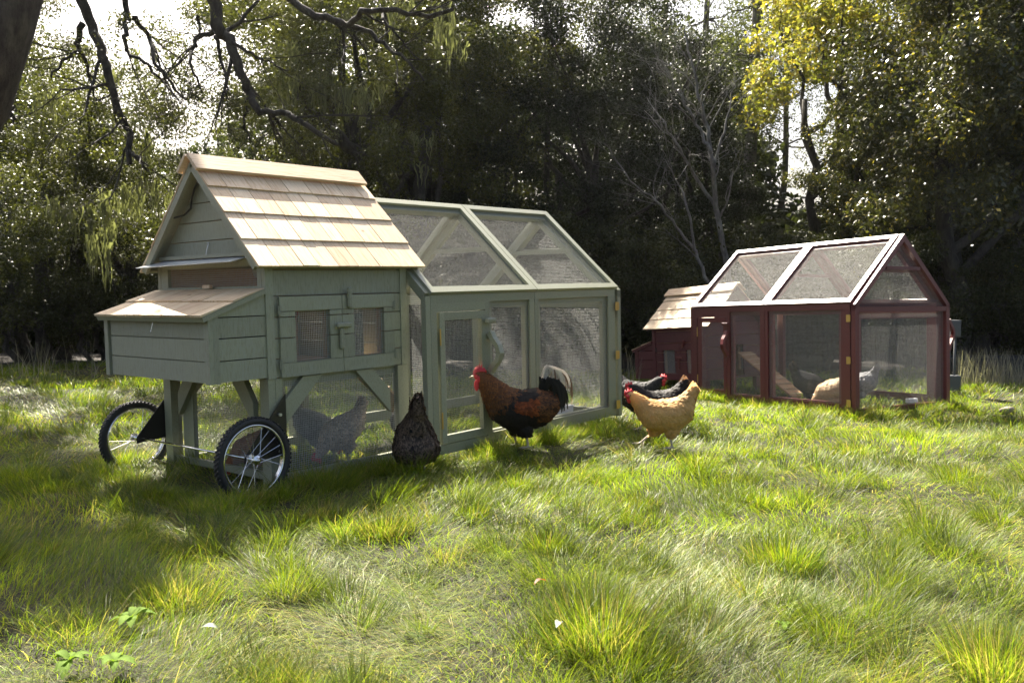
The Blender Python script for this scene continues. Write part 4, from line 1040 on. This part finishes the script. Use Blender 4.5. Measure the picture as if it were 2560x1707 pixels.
for i, (u, v, n, ln, lab) in enumerate([(330, 1560, 7, .09, 'low broadleaf weed on sunlit grass above the bottom left corner'), (175, 1680, 9, .085, 'large bright broadleaf weed at the bottom left corner of the lawn'), (285, 1690, 7, .08, 'bright weed right of the large bottom left weed'), (1960, 1590, 4, .05, 'small weed in the right foreground')]):
    x, y = gxy(u, v); rosette('weed', x, y, n, ln, lab, i)
# fallen leaves
M['dryleaf'] = leafmat('dry_leaf', .6, .3, .4)
for i, (u, v, c, lab) in enumerate([(525, 1612, (.25, .28, .20), 'pale green fallen leaf on the grass at lower left'), (1395, 1618, (.42, .44, .42), 'whitish fallen leaf on the grass at bottom centre'), (110, 1083, (.45, .33, .20), 'tan fallen leaf on shaded grass left of the wheels'), (1350, 1510, (.20, .07, .03), 'brown fallen leaf in the centre foreground'), (1250, 1105, (.38, .38, .36), 'white scrap of leaf in grass under the rooster')]):
    x, y = gxy(u, v); V = []; Cc = []
    for j in range(6):
        t = j / 5; w2 = .012 * math.sin(PI * min(1, t * .93 + .05))
        for k in (-1, 0, 1): V.append((t * .055 - .0275, k * w2, .012 * math.sin(t * 3) + abs(k) * .004)); Cc.append(c)
    Q = [(j * 3 + k, j * 3 + k + 1, j * 3 + 4 + k, j * 3 + 3 + k) for j in range(5) for k in (0, 1)]
    o = obj('fallen_leaf', fast_mesh('fallen_leaf', np.array(V), np.array(Q), M['dryleaf'], np.array(Cc))); o.location = gp(x, y, .095); o.rotation_euler = (.15, .1, i * 1.3); tag(o, lab, 'leaf', 'fallen leaves on the lawn')

# ------------------------------------------------------------------ trees
def bark(name, a, b_, sc__=14):
    m, nt, p, L = newmat(name); n = noise(nt, L, sc__, (1, 1, .35), 7, .7); v = noise(nt, L, 5, (1, 1, 1), 3)
    c = ramp(nt, L, n.outputs[0], [(.35, a), (.62, b_)]); c2 = ramp(nt, L, v.outputs[0], [(.5, (1, 1, 1)), (.62, (1.5, 1.6, 1.4))])
    L.new(mix(nt, L, .6, c.outputs[0], c2.outputs[0], 'MULTIPLY'), p.inputs['Base Color']); p.inputs['Roughness'].default_value = .9; bump(nt, L, p, n.outputs[0], 1, .03); return m
M['bark'] = bark('oak_bark', (.014, .012, .010), (.060, .053, .044)); M['bark_pale'] = bark('pale_bark', (.06, .058, .055), (.18, .172, .165)); M['bark_euc'] = bark('eucalyptus_bark', (.055, .048, .042), (.17, .15, .135), 8)

def leaves(centers, radii, per, size, pal, rs, squash=.7, aspect=.55, up=.5):
    """leaf quads in clumps. returns V,Q,C"""
    centers = np.asarray(centers, float); k = len(centers)
    cnt = rs.poisson(per, k) if np.isscalar(per) else rs.poisson(per); n = int(cnt.sum()); idx = np.repeat(np.arange(k), cnt)
    d = rs.normal(0, 1, (n, 3)); d /= np.linalg.norm(d, axis=1, keepdims=True); rr = rs.rand(n, 1) ** .45
    o = d * rr * np.asarray(radii)[idx][:, None]; o[:, 2] *= squash
    P = centers[idx] + o
    N = d * .7 + rs.normal(0, .75, (n, 3)); N[:, 2] += up; N /= np.linalg.norm(N, axis=1, keepdims=True)
    T = np.cross(N, rs.normal(0, 1, (n, 3))); T /= np.linalg.norm(T, axis=1, keepdims=True) + 1e-9; B = np.cross(N, T)
    s = size * rs.uniform(.6, 1.35, (n, 1))
    V = np.stack([P - T * s * .5, P + B * s * aspect * .5 + N * s * .06, P + T * s * .5, P - B * s * aspect * .5 + N * s * .06], 1).reshape(-1, 3)
    Q = np.arange(n)[:, None] * 4 + np.arange(4)[None]
    c = np.asarray(pal(n, rs, rr[:, 0], idx)); C = np.repeat(c, 4, 0)
    return V, Q, np.clip(C, 0, 1)
def pal_oak(a=(.026, .032, .010), b_=(.085, .09, .022), tip=None, tipf=.0):
    def fn(n, rs, rr, idx):
        cl = np.random.RandomState(3).rand(int(idx.max()) + 1 if len(idx) else 1)[idx][:, None]
        t = np.clip(rs.rand(n, 1) * .6 + cl * .5, 0, 1); c = np.array(a) * (1 - t) + np.array(b_) * t
        if tip is not None: c = np.where((rs.rand(n, 1) < tipf * (.3 + 1.4 * cl)), np.array(tip) * rs.uniform(.6, 1.2, (n, 1)), c)
        return c
    return fn

def crown_centers(rs, dims, n, hollow=.35, bottom=-.9):
    """clump centres through an uneven ellipsoid"""
    out = []
    ph = rs.uniform(0, 6, 4)
    while len(out) < n:
        d = rs.normal(0, 1, 3); d /= np.linalg.norm(d)
        if d[2] < bottom: continue
        k = 1 + .16 * math.sin(3 * math.atan2(d[1], d[0]) + ph[0]) + .14 * math.sin(4 * d[2] + ph[1]) + .1 * math.sin(7 * d[0] + ph[2])
        r_ = (hollow + (1 - hollow) * rs.rand() ** .7) * k; out.append(d * r_ * np.array(dims))
    return np.array(out)

def wiggle(p0, p1, n, amp, rg):
    p0, p1 = Vector(p0), Vector(p1); out = []; a = Vector((0, 0, 0))
    for i in range(n + 1):
        t = i / n; q = p0.lerp(p1, t)
        if 0 < i < n: a = a * .55 + Vector((rg.gauss(0, amp), rg.gauss(0, amp), rg.gauss(0, amp * .7)))
        else: a = a * .5 if i else a
        out.append(q + a * (1 if i else 0))
    return out

def grow(mb, p, d, ln, r, depth, rg, spread=.6, droop=0, ends=None, seg=6, shrink=.68):
    pts = [Vector(p)]; d = Vector(d).normalized()
    for i in range(seg):
        d = (d + Vector((rg.gauss(0, .16), rg.gauss(0, .16), rg.gauss(0, .12) - droop))).normalized(); pts.append(pts[-1] + d * ln / seg)
    rs_ = [r * (1 - .5 * i / seg) for i in range(seg + 1)]
    mb.tube(pts, rs_, max(4, min(9, int(4 + r * 60))), .5, False)
    if ends is not None: ends.append(pts[-1])
    if depth:
        for k in range(rg.choice((2, 3, 3))):
            i = rg.randint(seg // 2, seg); a = rg.uniform(0, 2 * PI); o = d.orthogonal().normalized(); o = (Matrix.Rotation(a, 3, d) @ o)
            grow(mb, pts[i], d + o * rg.uniform(spread * .6, spread * 1.3), ln * rg.uniform(shrink * .8, shrink * 1.1), rs_[i] * .62, depth - 1, rg, spread, droop, ends, seg, shrink)

def oak_proto(seed, dims, height, nclump, per, size, pal, mat, trunk_r=.14, stems=2, clump_r=.42, bottom=-.9, hollow=.35):
    rs = np.random.RandomState(seed); rg = random.Random(seed)
    cc = crown_centers(rs, dims, nclump, hollow, bottom) + np.array([0, 0, height])
    V, Q, C = leaves(cc, rs.uniform(.6, 1.25, nclump) * clump_r, per, size, pal, rs)
    crown = fast_mesh('crown', V, Q, mat, C)
    mb = MB()
    for s in range(stems):
        a = 2 * PI * s / stems + rg.random(); base = Vector((.25 * math.cos(a), .25 * math.sin(a), -.15)) * (1 if stems > 1 else .1)
        top = Vector((dims[0] * .35 * math.cos(a + .4), dims[1] * .35 * math.sin(a + .4), height - dims[2] * .2))
        pts = wiggle(base, top, 8, .09, rg); mb.tube(pts, [trunk_r * (1.25 - .8 * i / 8) for i in range(9)], 10, .5)
        for j in range(5):
            i = rg.randint(3, 7); tgt = Vector(cc[rg.randrange(len(cc))]); q = wiggle(pts[i], tgt, 7, .10, rg); mb.tube(q, [trunk_r * .5 * (1 - .85 * k / 7) for k in range(8)], 6, .5, False)
    o = mb.build('trunk', M['bark'], None, True); tm = o.data; bpy.data.objects.remove(o)
    return crown, tm

protos = {}
protos['a'] = oak_proto(1, (2.3, 1.7, 2.3), 3.9, 105, 520, .052, pal_oak(), M['leaf'], stems=3, clump_r=.46)
protos['b'] = oak_proto(2, (2.0, 1.6, 2.6), 4.1, 110, 520, .050, pal_oak((.026, .034, .010), (.09, .092, .024)), M['leaf'], stems=2, clump_r=.44)
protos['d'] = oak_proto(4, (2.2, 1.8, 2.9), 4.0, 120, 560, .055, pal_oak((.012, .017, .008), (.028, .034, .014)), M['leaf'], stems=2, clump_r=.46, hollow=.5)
protos['g'] = oak_proto(5, (2.2, 1.8, 2.7), 4.0, 130, 520, .062, pal_oak((.026, .036, .010), (.075, .075, .02), (.34, .27, .05), .05), M['leaf_gloss'], stems=2, clump_r=.46)
protos['y'] = oak_proto(6, (2.0, 1.6, 3.2), 5.6, 80, 190, .095, pal_oak((.13, .15, .03), (.30, .28, .06), (.42, .33, .06), .2), M['leaf'], stems=2, clump_r=.44, trunk_r=.12, bottom=-.3)
protos['u'] = oak_proto(8, (1.5, 1.2, 1.2), 1.2, 55, 330, .06, pal_oak((.018, .024, .008), (.055, .06, .018)), M['leaf'], stems=3, trunk_r=.05, clump_r=.36)

def tree(name, kind, u, Y, scale, rz, label, group=None, cat='tree', zs=1, dz=0):
    x = (u - 1280) / 2225 * Y; root = empty(name, (x, Y, float(ground(x, Y)) + dz), rz); root.scale = (scale, scale, scale * zs)
    tag(root, label, cat, group)
    c, t = protos[kind]; obj('crown', c, root); obj('trunk', t, root); return root

TREES = [
 ('oak_tree', 'a', 110, 14.6, .82, .3, 'bushy oak at the left edge of the wood behind the lawn', 1.0),
 ('oak_tree', 'b', -160, 15.6, 1.1, 1.3, 'oak partly cut by the left edge of the wood line', 1.0),
 ('oak_tree', 'a', 480, 16.3, .62, 2.1, 'oak directly above the hen house ridge, in the left half of the wood', .95),
 ('oak_tree', 'b', 310, 14.9, .60, 4.0, 'shorter oak between the left edge oak and the hen house roof', .9),
 ('oak_tree', 'b', 860, 15.0, 1.08, 5.2, 'tall oak right of the hen house roof, left of the wood centre', 1.08),
 ('oak_tree', 'a', 985, 14.4, 1.06, .9, 'dense oak standing behind the green run roof', 1.06),
 ('oak_tree', 'b', 1110, 16.0, 1.1, 2.7, 'oak whose crown ends at the dark tree in the centre', 1.1),
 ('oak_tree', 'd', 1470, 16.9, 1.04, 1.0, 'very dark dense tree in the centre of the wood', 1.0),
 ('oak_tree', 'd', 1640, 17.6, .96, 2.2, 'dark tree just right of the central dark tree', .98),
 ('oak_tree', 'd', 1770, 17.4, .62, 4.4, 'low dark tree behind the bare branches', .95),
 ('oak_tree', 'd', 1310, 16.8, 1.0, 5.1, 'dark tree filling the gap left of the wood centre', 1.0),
 ('broadleaf_tree', 'g', 2420, 13.6, 1.05, .2, 'glossy leaved tree with yellow tips at the right edge', 1.1),
 ('broadleaf_tree', 'g', 2290, 15.2, .84, 2.4, 'glossy leaved tree behind the gable of the red run', .88),
 ('broadleaf_tree', 'g', 2660, 14.6, 1.15, 3.3, 'glossy leaved tree beyond the right edge of the lawn', 1.1),
 ('broadleaf_tree', 'g', 2450, 17.2, 1.3, 4.5, 'tall glossy leaved tree rising behind the right edge tree', 1.1),
 ('yellow_tree', 'y', 2075, 17.0, 1.0, 1.1, 'tall airy yellow leaved tree right of the sky gap', 1.0),
 ('yellow_tree', 'y', 2200, 19.5, 1.2, 3.0, 'second yellow leaved tree set farther back on the right', 1.0),
]
for (nm, kd, u, Y, s, rz, lab, zs) in TREES: tree(nm, kd, u, Y, s, rz, lab, 'trees of the wood behind the lawn', zs=zs)
SHR = [(60, 13.9), (240, 14.2), (640, 14.4), (900, 14.0), (1260, 14.5), (1500, 14.6), (1690, 14.4), (1900, 14.8), (2090, 13.7), (2500, 14.0), (2680, 13.2), (1400, 16), (2290, 13.6), (430, 15.4)]
SL = ['left edge of the lawn', 'left of the nest box', 'hen house roof', 'green run ridge', 'right post of the green run', 'gap between the two runs', 'red hen house roof', 'left slope of the red run', 'gable of the red run', 'planter bed', 'far right edge', 'dark centre tree', 'utility post', 'nest box lid']
for i, ((u, Y), l_) in enumerate(zip(SHR, SL)): tree('shrub', 'u', u, Y, rnd.uniform(.75, 1.0), rnd.uniform(0, 6), 'dark shrub at the wood edge, seen by the ' + l_, 'shrubs under the trees', 'shrub')

# far wood that reads as one mass: behind the trees, with gaps that let the sky through
rs = np.random.RandomState(21); cen = []; rad = []
prof_u = np.array([-1600, -200, 60, 150, 260, 380, 480, 610, 740, 1000, 1300, 1400, 1600, 1850, 1930, 1985, 2060, 2200, 2600, 4200]); prof_v = np.array([-40, 0, 90, 150, 250, 310, 320, 250, -20, -60, 20, 70, -20, 60, 400, 540, 400, 100, -60, -60])
for i in range(3200):
    Y = rs.uniform(21, 30); u = rs.uniform(-1500, 4100); v = np.interp(u, prof_u, prof_v); top = at(u, v, Y).z; z = (rs.rand() * (top - .9)) if i % 3 else rs.uniform(.1, 2.2); z = min(z, top - .9)
    cen.append(((u - 1280) / 2225 * Y, Y, z)); rad.append(rs.uniform(.55, .9))
for i in range(950):
    Y = rs.uniform(17.5, 21); u = rs.uniform(-900, 3300); cen.append(((u - 1280) / 2225 * Y, Y, rs.uniform(.0, 2.3))); rad.append(rs.uniform(.5, .8))
V, Q, C = leaves(cen, rad, 210, .20, pal_oak((.02, .028, .012), (.05, .06, .02)), rs, .9)
o = obj('woodland', fast_mesh('woodland', V, Q, M['leaf'], C)); tag(o, 'dense dark foliage of the wood far behind the first trees', 'woodland', kind='stuff')
# airy high foliage (eucalyptus) against the sky, top centre
def euc(name, u, Y, h, r, lab, n=26, lean=0, seed=1, c0=2.6):
    rg = random.Random(seed); rs = np.random.RandomState(seed); x = (u - 1280) / 2225 * Y; z0 = float(ground(x, Y)); root = empty(name, (x, Y, z0)); tag(root, lab, 'tree', 'tall eucalyptus trees in the centre of the wood')
    mb = MB(); pts = wiggle((0, 0, -.1), (lean, 0, h), 9, .06, rg); mb.tube(pts, [r * (1.1 - .7 * i / 9) for i in range(10)], 12, .5)
    cc = []
    for i in range(n):
        t = rg.uniform(c0 / h, 1); q = Vector(pts[int(t * 9)]); a = rg.uniform(0, 2 * PI); e = q + Vector((math.cos(a) * rg.uniform(.5, 1.7), math.sin(a) * rg.uniform(.5, 1.6), rg.uniform(-.3, .8)))
        mb.tube(wiggle(q, e, 5, .07, rg), [.03 * r / .12, .024, .018, .014, .01, .006], 5, .5, False); cc.append(e); cc.append(q.lerp(e, .6) + Vector((0, 0, -.25)))
    mb.build('trunk', M['bark_euc'], root, True)
    V, Q, C = leaves([tuple(c) for c in cc], [rg.uniform(.35, .65) for _ in cc], 150, .10, pal_oak((.045, .06, .025), (.12, .13, .04)), rs, 1.25, .28, 0)
    obj('crown', fast_mesh('crown', V, Q, M['leaf'], C), root)
euc('eucalyptus_tree', 1865, 20, 9.5, .17, 'straight tall eucalyptus with a thick trunk right of the bare tree', 34, .15, 1, 4.6)
euc('eucalyptus_tree', 1790, 23, 10.5, .13, 'thinner eucalyptus just left of the thick trunk', 34, -.2, 2, 4.5)
euc('eucalyptus_tree', 1640, 24, 10.5, .12, 'eucalyptus rising above the dark trees right of centre', 30, .3, 3, 5.5)
euc('eucalyptus_tree', 1505, 25, 10.8, .10, 'slender eucalyptus above the central dark tree', 18, .1, 4, 7.0)
euc('eucalyptus_tree', 1415, 25, 10.5, .09, 'slender eucalyptus above the gap left of the dark tree', 14, -.1, 5, 7.4)
euc('eucalyptus_tree', 1945, 23, 9.0, .10, 'slim tree standing in the sky gap left of the yellow tree', 22, .2, 6, 5.6)
# bare tree
br = empty('bare_tree', (0, 0, 0)); tag(br, 'leafless pale grey tree with fine twigs in front of the dark trees', 'tree')
rg = random.Random(9); Yb = 13.4; tw = MB()
def limb(mb, uvs, r0, r1, Y=Yb, seed=0, twigs=0, sub=None, dy=.25):
    g2 = random.Random(seed); P = [at(u, v, Y + g2.uniform(-dy, dy)) for u, v in uvs]; out = []
    for i in range(len(P) - 1):
        for j in range(4): out.append(P[i].lerp(P[i + 1], j / 4) + Vector((g2.gauss(0, .012), g2.gauss(0, .02), g2.gauss(0, .012))))
    out.append(P[-1]); n = len(out); mb.tube(out, [r0 + (r1 - r0) * i / (n - 1) for i in range(n)], 8, .5, False)
    for k in range(twigs):
        i = g2.randint(n // 4, n - 2); d = (out[i + 1] - out[i]).normalized(); o = Matrix.Rotation(g2.uniform(0, 6.28), 3, d) @ d.orthogonal().normalized()
        grow(sub or mb, out[i], d + o * .7, g2.uniform(.5, 1.0), (r0 + (r1 - r0) * i / n) * .42, 3, g2, .55, -.02, None, 5, .72)
    return out
c7 = lambda a, b_: (1200 + a / 1.729, b_ / 1.729)
bt = MB()
limb(bt, [c7(1090, 1500), c7(1060, 1120), c7(1020, 900), c7(1005, 700), c7(985, 560), c7(945, 420), c7(920, 300), c7(880, 130)], .052, .009, seed=1, twigs=13, sub=tw)
limb(bt, [c7(1020, 900), c7(930, 760), c7(860, 640), c7(800, 540), c7(720, 420)], .030, .006, seed=2, twigs=9, sub=tw)
limb(bt, [c7(1000, 660), c7(950, 560), c7(900, 480), c7(840, 380), c7(790, 260)], .028, .006, seed=3, twigs=8, sub=tw)
limb(bt, [c7(1030, 1500), c7(990, 1220), c7(930, 1090), c7(850, 980), c7(760, 870), c7(650, 780), c7(560, 640)], .032, .005, seed=4, twigs=11, sub=tw)
limb(bt, [c7(1010, 720), c7(1040, 600), c7(1080, 480), c7(1100, 330)], .024, .005, seed=5, twigs=7, sub=tw)
limb(bt, [c7(990, 580), c7(960, 500), c7(880, 420), c7(850, 300)], .02, .005, seed=6, twigs=6, sub=tw)
limb(bt, [c7(930, 1090), c7(900, 900), c7(860, 800), c7(800, 690)], .022, .005, seed=7, twigs=6, sub=tw)
bt.build('trunk', M['bark_pale'], br, True); tw.build('twigs', M['bark_pale'], br, True)

# the big moss-hung oak whose limbs reach over the top left
ok = empty('moss_draped_oak', (0, 0, 0)); tag(ok, 'old oak with crooked dark limbs and hanging pale moss across the top left', 'tree')
c6 = lambda a, b_: (a / 1.68, b_ / 1.68)
YO = 11.2; ot = MB(); osb = MB(); lines = []
def lb(pts, r0, r1, seed, tw_=3, Y=YO - .9): lines.append(limb(ot, [c6(*p) for p in pts], r0 * .95, r1 * 1.0, Y, seed, tw_, osb, .18))
lb([(300, -260), (340, 0), (400, 140), (440, 270), (490, 440), (540, 560), (545, 690)], .075, .03, 11, 6)
lb([(350, 100), (325, 180), (330, 220), (260, 250), (215, 330)], .04, .010, 12, 3)
lb([(345, 230), (380, 340), (410, 420)], .025, .008, 13, 2)
lb([(500, -120), (530, 60), (580, 100), (630, 160), (640, 250), (700, 330), (780, 420)], .040, .012, 14, 4)
lb([(540, 70), (520, 160), (545, 230), (620, 270), (670, 330), (750, 420)], .030, .010, 15, 4)
lb([(850, -200), (900, 0), (920, 140), (965, 165), (1005, 290), (1050, 400), (1090, 465), (1210, 475), (1330, 560), (1420, 610)], .085, .022, 16, 6)
lb([(925, 120), (850, 150), (805, 200), (800, 270), (850, 390)], .036, .010, 17, 4)
lb([(830, 60), (835, 130), (815, 200)], .022, .010, 18, 2)
lb([(910, 150), (925, 260), (950, 320), (960, 420)], .026, .008, 19, 3)
lb([(1050, 400), (1030, 480), (1020, 540), (1060, 600)], .022, .008, 20, 3)
lb([(960, 170), (1060, 230), (1120, 260), (1210, 300)], .026, .008, 21, 3)
lb([(1150, -60), (1300, 55), (1400, 90), (1455, 105), (1520, 60), (1620, 40), (1800, 65), (1900, 40)], .050, .024, 22, 5)
lb([(1450, 105), (1560, 145), (1625, 200), (1700, 250), (1780, 340)], .036, .012, 23, 4)
lb([(1440, 110), (1450, 200), (1440, 270)], .022, .008, 24, 2)
lb([(1480, 140), (1540, 200), (1550, 300)], .018, .006, 25, 2)
lb([(1600, 60), (1640, 120), (1700, 190), (1760, 250)], .020, .006, 26, 2)
lb([(1220, 250), (1260, 360), (1310, 490), (1400, 560), (1520, 660)], .12, .085, 27, 3, 13.2)
lb([(545, 640), (590, 680), (620, 720)], .03, .012, 28, 1)
# near trunk that leans in at the top left corner, and its foot outside the frame
tk = [Vector((-6.6, 7.6, -.2)), Vector((-5.6, 7.7, 1.0)), Vector((-5.1, 7.7, 2.0)), at(-60, 250, 7.6), at(8, 60, 7.6), at(60, -120, 7.7), at(160, -330, 8.2), at(300, -460, 9.4)]
ot.tube(tk, [.42, .34, .30, .27, .24, .23, .20, .16], 14, .5)
ot.tube([tk[-1], at(520, -330, 10.6), at(800, -260, 11.1), at(1050, -160, 11.2)], [.16, .14, .12, .09], 12, .5)
ot.build('trunk', M['bark'], ok, True); osb.build('twigs', M['bark'], ok, True)
rs = np.random.RandomState(31); cc = []; rr_ = []
for l_ in lines:
    for p_ in l_[3::3]:
        if rs.rand() < .7: cc.append(tuple(p_ + Vector(rs.normal(0, .22, 3)) + Vector((0, .45, .05)))); rr_.append(rs.uniform(.14, .34))
reg = [(820, 1120, -40, 90, 46), (1120, 1380, 60, 320, 40), (1180, 1400, -60, 60, 26), (560, 700, 330, 470, 10), (100, 300, 330, 600, 22), (0, 230, 60, 300, 18), (640, 1150, 330, 560, 34), (480, 760, 480, 620, 14), (1300, 1560, -40, 40, 16), (700, 800, 150, 330, 6)]
for (u0, u1, v0, v1, n) in reg:
    for i in range(n):
        a, b_ = c6(rs.uniform(u0, u1), rs.uniform(v0, v1)); a = rs.uniform(u0, u1) * .85 + 60 if 0 else a; cc.append(tuple(at(a, b_, YO + rs.uniform(.1, 1.6)))); rr_.append(rs.uniform(.20, .42))
# drooping leafy boughs at the left
for (u0, u1, v0, v1, n) in [(0, 330, 420, 560, 34), (0, 180, 560, 640, 14), (330, 420, 520, 640, 10)]:
    for i in range(n): cc.append(tuple(at(rs.uniform(u0, u1), rs.uniform(v0, v1), 12.3 + rs.uniform(-.3, .8)))); rr_.append(rs.uniform(.20, .38))
V, Q, C = leaves(cc, rr_, 210, .038, pal_oak((.030, .038, .011), (.10, .105, .025)), rs, .75)
obj('crown', fast_mesh('crown', V, Q, M['leaf_gloss'], C), ok)
# hanging lichen
def moss(anchor, n, ln, w_, rs):
    V, Q, C = [], [], []; off = 0
    for (p_, m_, l_) in anchor:
        for i in range(m_):
            x = p_[0] + rs.normal(0, w_); y = p_[1] + rs.normal(0, w_ * .6); z = p_[2] + rs.normal(0, .04); L_ = l_ * rs.uniform(.35, 1.15); wd = rs.uniform(.006, .016); a = rs.uniform(0, PI)
            k = 7; dx, dy_ = rs.normal(0, .04, 2); cl = np.array([.17, .18, .105]) * rs.uniform(.6, 1.2)
            for j in range(k):
                t = j / (k - 1); ww = wd * (1 - t) ** .6 * (1 + .5 * math.sin(j * 2.3 + i)); px = p_[0] + (x - p_[0]) * (1 - .6 * t) + dx * t * .5 + .012 * math.sin(t * 9 + i); py = y + dy_ * t + .012 * math.sin(t * 7 + i * 2); pz = z - L_ * t
                V += [(px - ww * math.cos(a), py - ww * math.sin(a), pz), (px + ww * math.cos(a), py + ww * math.sin(a), pz)]; C += [cl, cl]
            Q += [(off + 2 * j, off + 2 * j + 1, off + 2 * j + 3, off + 2 * j + 2) for j in range(k - 1)]; off += 2 * k
    return np.array(V), np.array(Q), np.array(C)
rs = np.random.RandomState(41); anc = []
def A(u0, u1, v, n, ln, Y=YO, m_=16, dv=15):
    n = max(3, int(n * .62))
    for i in range(n): anc.append((at(rs.uniform(u0, u1), v + rs.uniform(-dv, dv), Y + rs.uniform(-.5, .4)), m_, ln * rs.uniform(.5, 1.25)))
A(975, 1030, 10, 5, .4, 10.9, 12, 30); A(1085, 1140, 40, 10, .7, 10.9, 10, 70); A(1120, 1180, 60, 6, .45, 11.1, 8, 60)
A(700, 760, 190, 6, .45); A(780, 850, 200, 8, .5); A(860, 960, 230, 10, .4); A(680, 760, 120, 6, .35); A(860, 1000, 30, 8, .3, m_=10)
A(90, 140, 240, 5, .32); A(240, 330, 190, 6, .35); A(330, 400, 120, 4, .3); A(340, 380, 350, 4, .3)
A(110, 330, 510, 22, .38, 12.2, 14, 25); A(200, 320, 580, 12, .55, 12.2, 16, 25); A(300, 430, 470, 14, .45, 11.8, 16, 25); A(400, 470, 370, 5, .3)
A(900, 990, 330, 7, .3, 12.5, 14, 40); A(1000, 1090, 380, 8, .35, 12.5, 12, 60); A(560, 640, 330, 6, .25)
V, Q, C = moss(anc, 0, 0, .045, rs); obj('moss', fast_mesh('moss', V, Q, M['moss'], C), ok)

# high canopy of the same wood overhead-left: it shades the left foreground
pr = MB(); HZ = 7.0; sh_k = HZ / math.tan(SUN_EL); ox, oy = -math.sin(SUN_AZ) * sh_k, math.cos(SUN_AZ) * sh_k
spots = [(-3.75, 6.6, .45), (-4.5, 7.0, .5), (-3.0, 5.8, .4), (-2.0, 3.85, .36), (-1.62, 3.66, .22), (-2.35, 4.2, .28), (-2.6, 3.6, .5), (-1.9, 3.35, .34), (-1.86, 3.78, .2), (-1.58, 3.48, .2), (-1.82, 3.08, .24), (-2.2, 3.7, .3), (-2.3, 2.75, .45), (-1.45, 3.2, .14), (-2.1, 3.3, .42), (-1.6, 3.3, .22), (-2.6, 3.2, .6), (-3.3, 3.6, .7), (-2.65, 4.0, .36), (-3.0, 4.3, .6), (-2.7, 5.0, .5), (-3.6, 5.2, .7), (-4.3, 4.6, .7), (-3.4, 6.0, .4), (-3.4, 2.9, .6)]
cc = []; rr_ = []; rs = np.random.RandomState(51)
for (x, y, r_) in spots:
    for k in range(int(22 * r_ / .6)): a = rs.uniform(0, 2 * PI); q_ = r_ * math.sqrt(rs.rand()) * .8; cc.append((x + ox + q_ * math.cos(a), y + oy + q_ * math.sin(a), HZ + rs.normal(0, .18))); rr_.append(rs.uniform(.22, .36) * min(1, r_ / .36))
V, Q, C = leaves(cc, rr_, 190, .06, pal_oak(), rs, .7)
oc = empty('overhead_bough', (0, 0, 0)); tag(oc, 'leafy bough high above the lawn on the left, above the picture', 'tree bough')
obj('crown', fast_mesh('crown', V, Q, M['leaf'], C), oc)
pr.tube(wiggle((-6.9, 7.5, -.2), (-6.6, 7.6, 4.5), 8, .05, random.Random(4)) + wiggle((-6.6, 7.6, 4.6), (-3.2, 9.0, HZ - .2), 8, .08, random.Random(2)), [.26 - .012 * i for i in range(18)], 10, .5)
pr.build('trunk', M['bark'], oc, True)

# dry tall stalks at the wood edge on the right
rs = np.random.RandomState(61); V, Q, C = [], [], []; off = 0
for i in range(700):
    u = rs.choice([rs.uniform(2395, 2600), rs.uniform(1560, 1600), rs.uniform(0, 240)], p=[.8, .05, .15]); Y = rs.uniform(11.2, 12.6); x = (u - 1280) / 2225 * Y; z = float(ground(x, Y)); h = rs.uniform(.15, .5); a = rs.uniform(0, PI); dx, dy_ = rs.normal(0, .07, 2); c_ = np.array([.32, .30, .26]) * rs.uniform(.5, 1.1)
    for j in range(4):
        t = j / 3; ww = .004 * (1 - .7 * t); V += [(x + dx * t * t - ww * math.cos(a), Y + dy_ * t * t - ww * math.sin(a), z + h * t), (x + dx * t * t + ww * math.cos(a), Y + dy_ * t * t + ww * math.sin(a), z + h * t)]; C += [c_, c_]
    Q += [(off + 2 * j, off + 2 * j + 1, off + 2 * j + 3, off + 2 * j + 2) for j in range(3)]; off += 8
o = obj('dry_grass', fast_mesh('dry_grass', np.array(V), np.array(Q), M['moss'], np.array(C))); tag(o, 'thin dry grass stalks along the wood edge', 'grass', kind='stuff')

# thin volume added to give the wood a soft backlit veil
hz = MB(); hz.box(-760, 760, -70, 290, -3, 60); m_, nt_2, p_2, L_2 = newmat('haze')
nt_2.nodes.remove(p_2); pv = nt_2.nodes.new('ShaderNodeVolumePrincipled'); pv.inputs['Density'].default_value = .0002; pv.inputs['Anisotropy'].default_value = .55; pv.inputs['Color'].default_value = (.95, .96, 1, 1)
L_2.new(pv.outputs[0], nt_2.nodes['Material Output'].inputs['Volume'])
ho = hz.build('haze', m_); tag(ho, kind='stuff', label='thin haze volume added for a soft backlit glow')
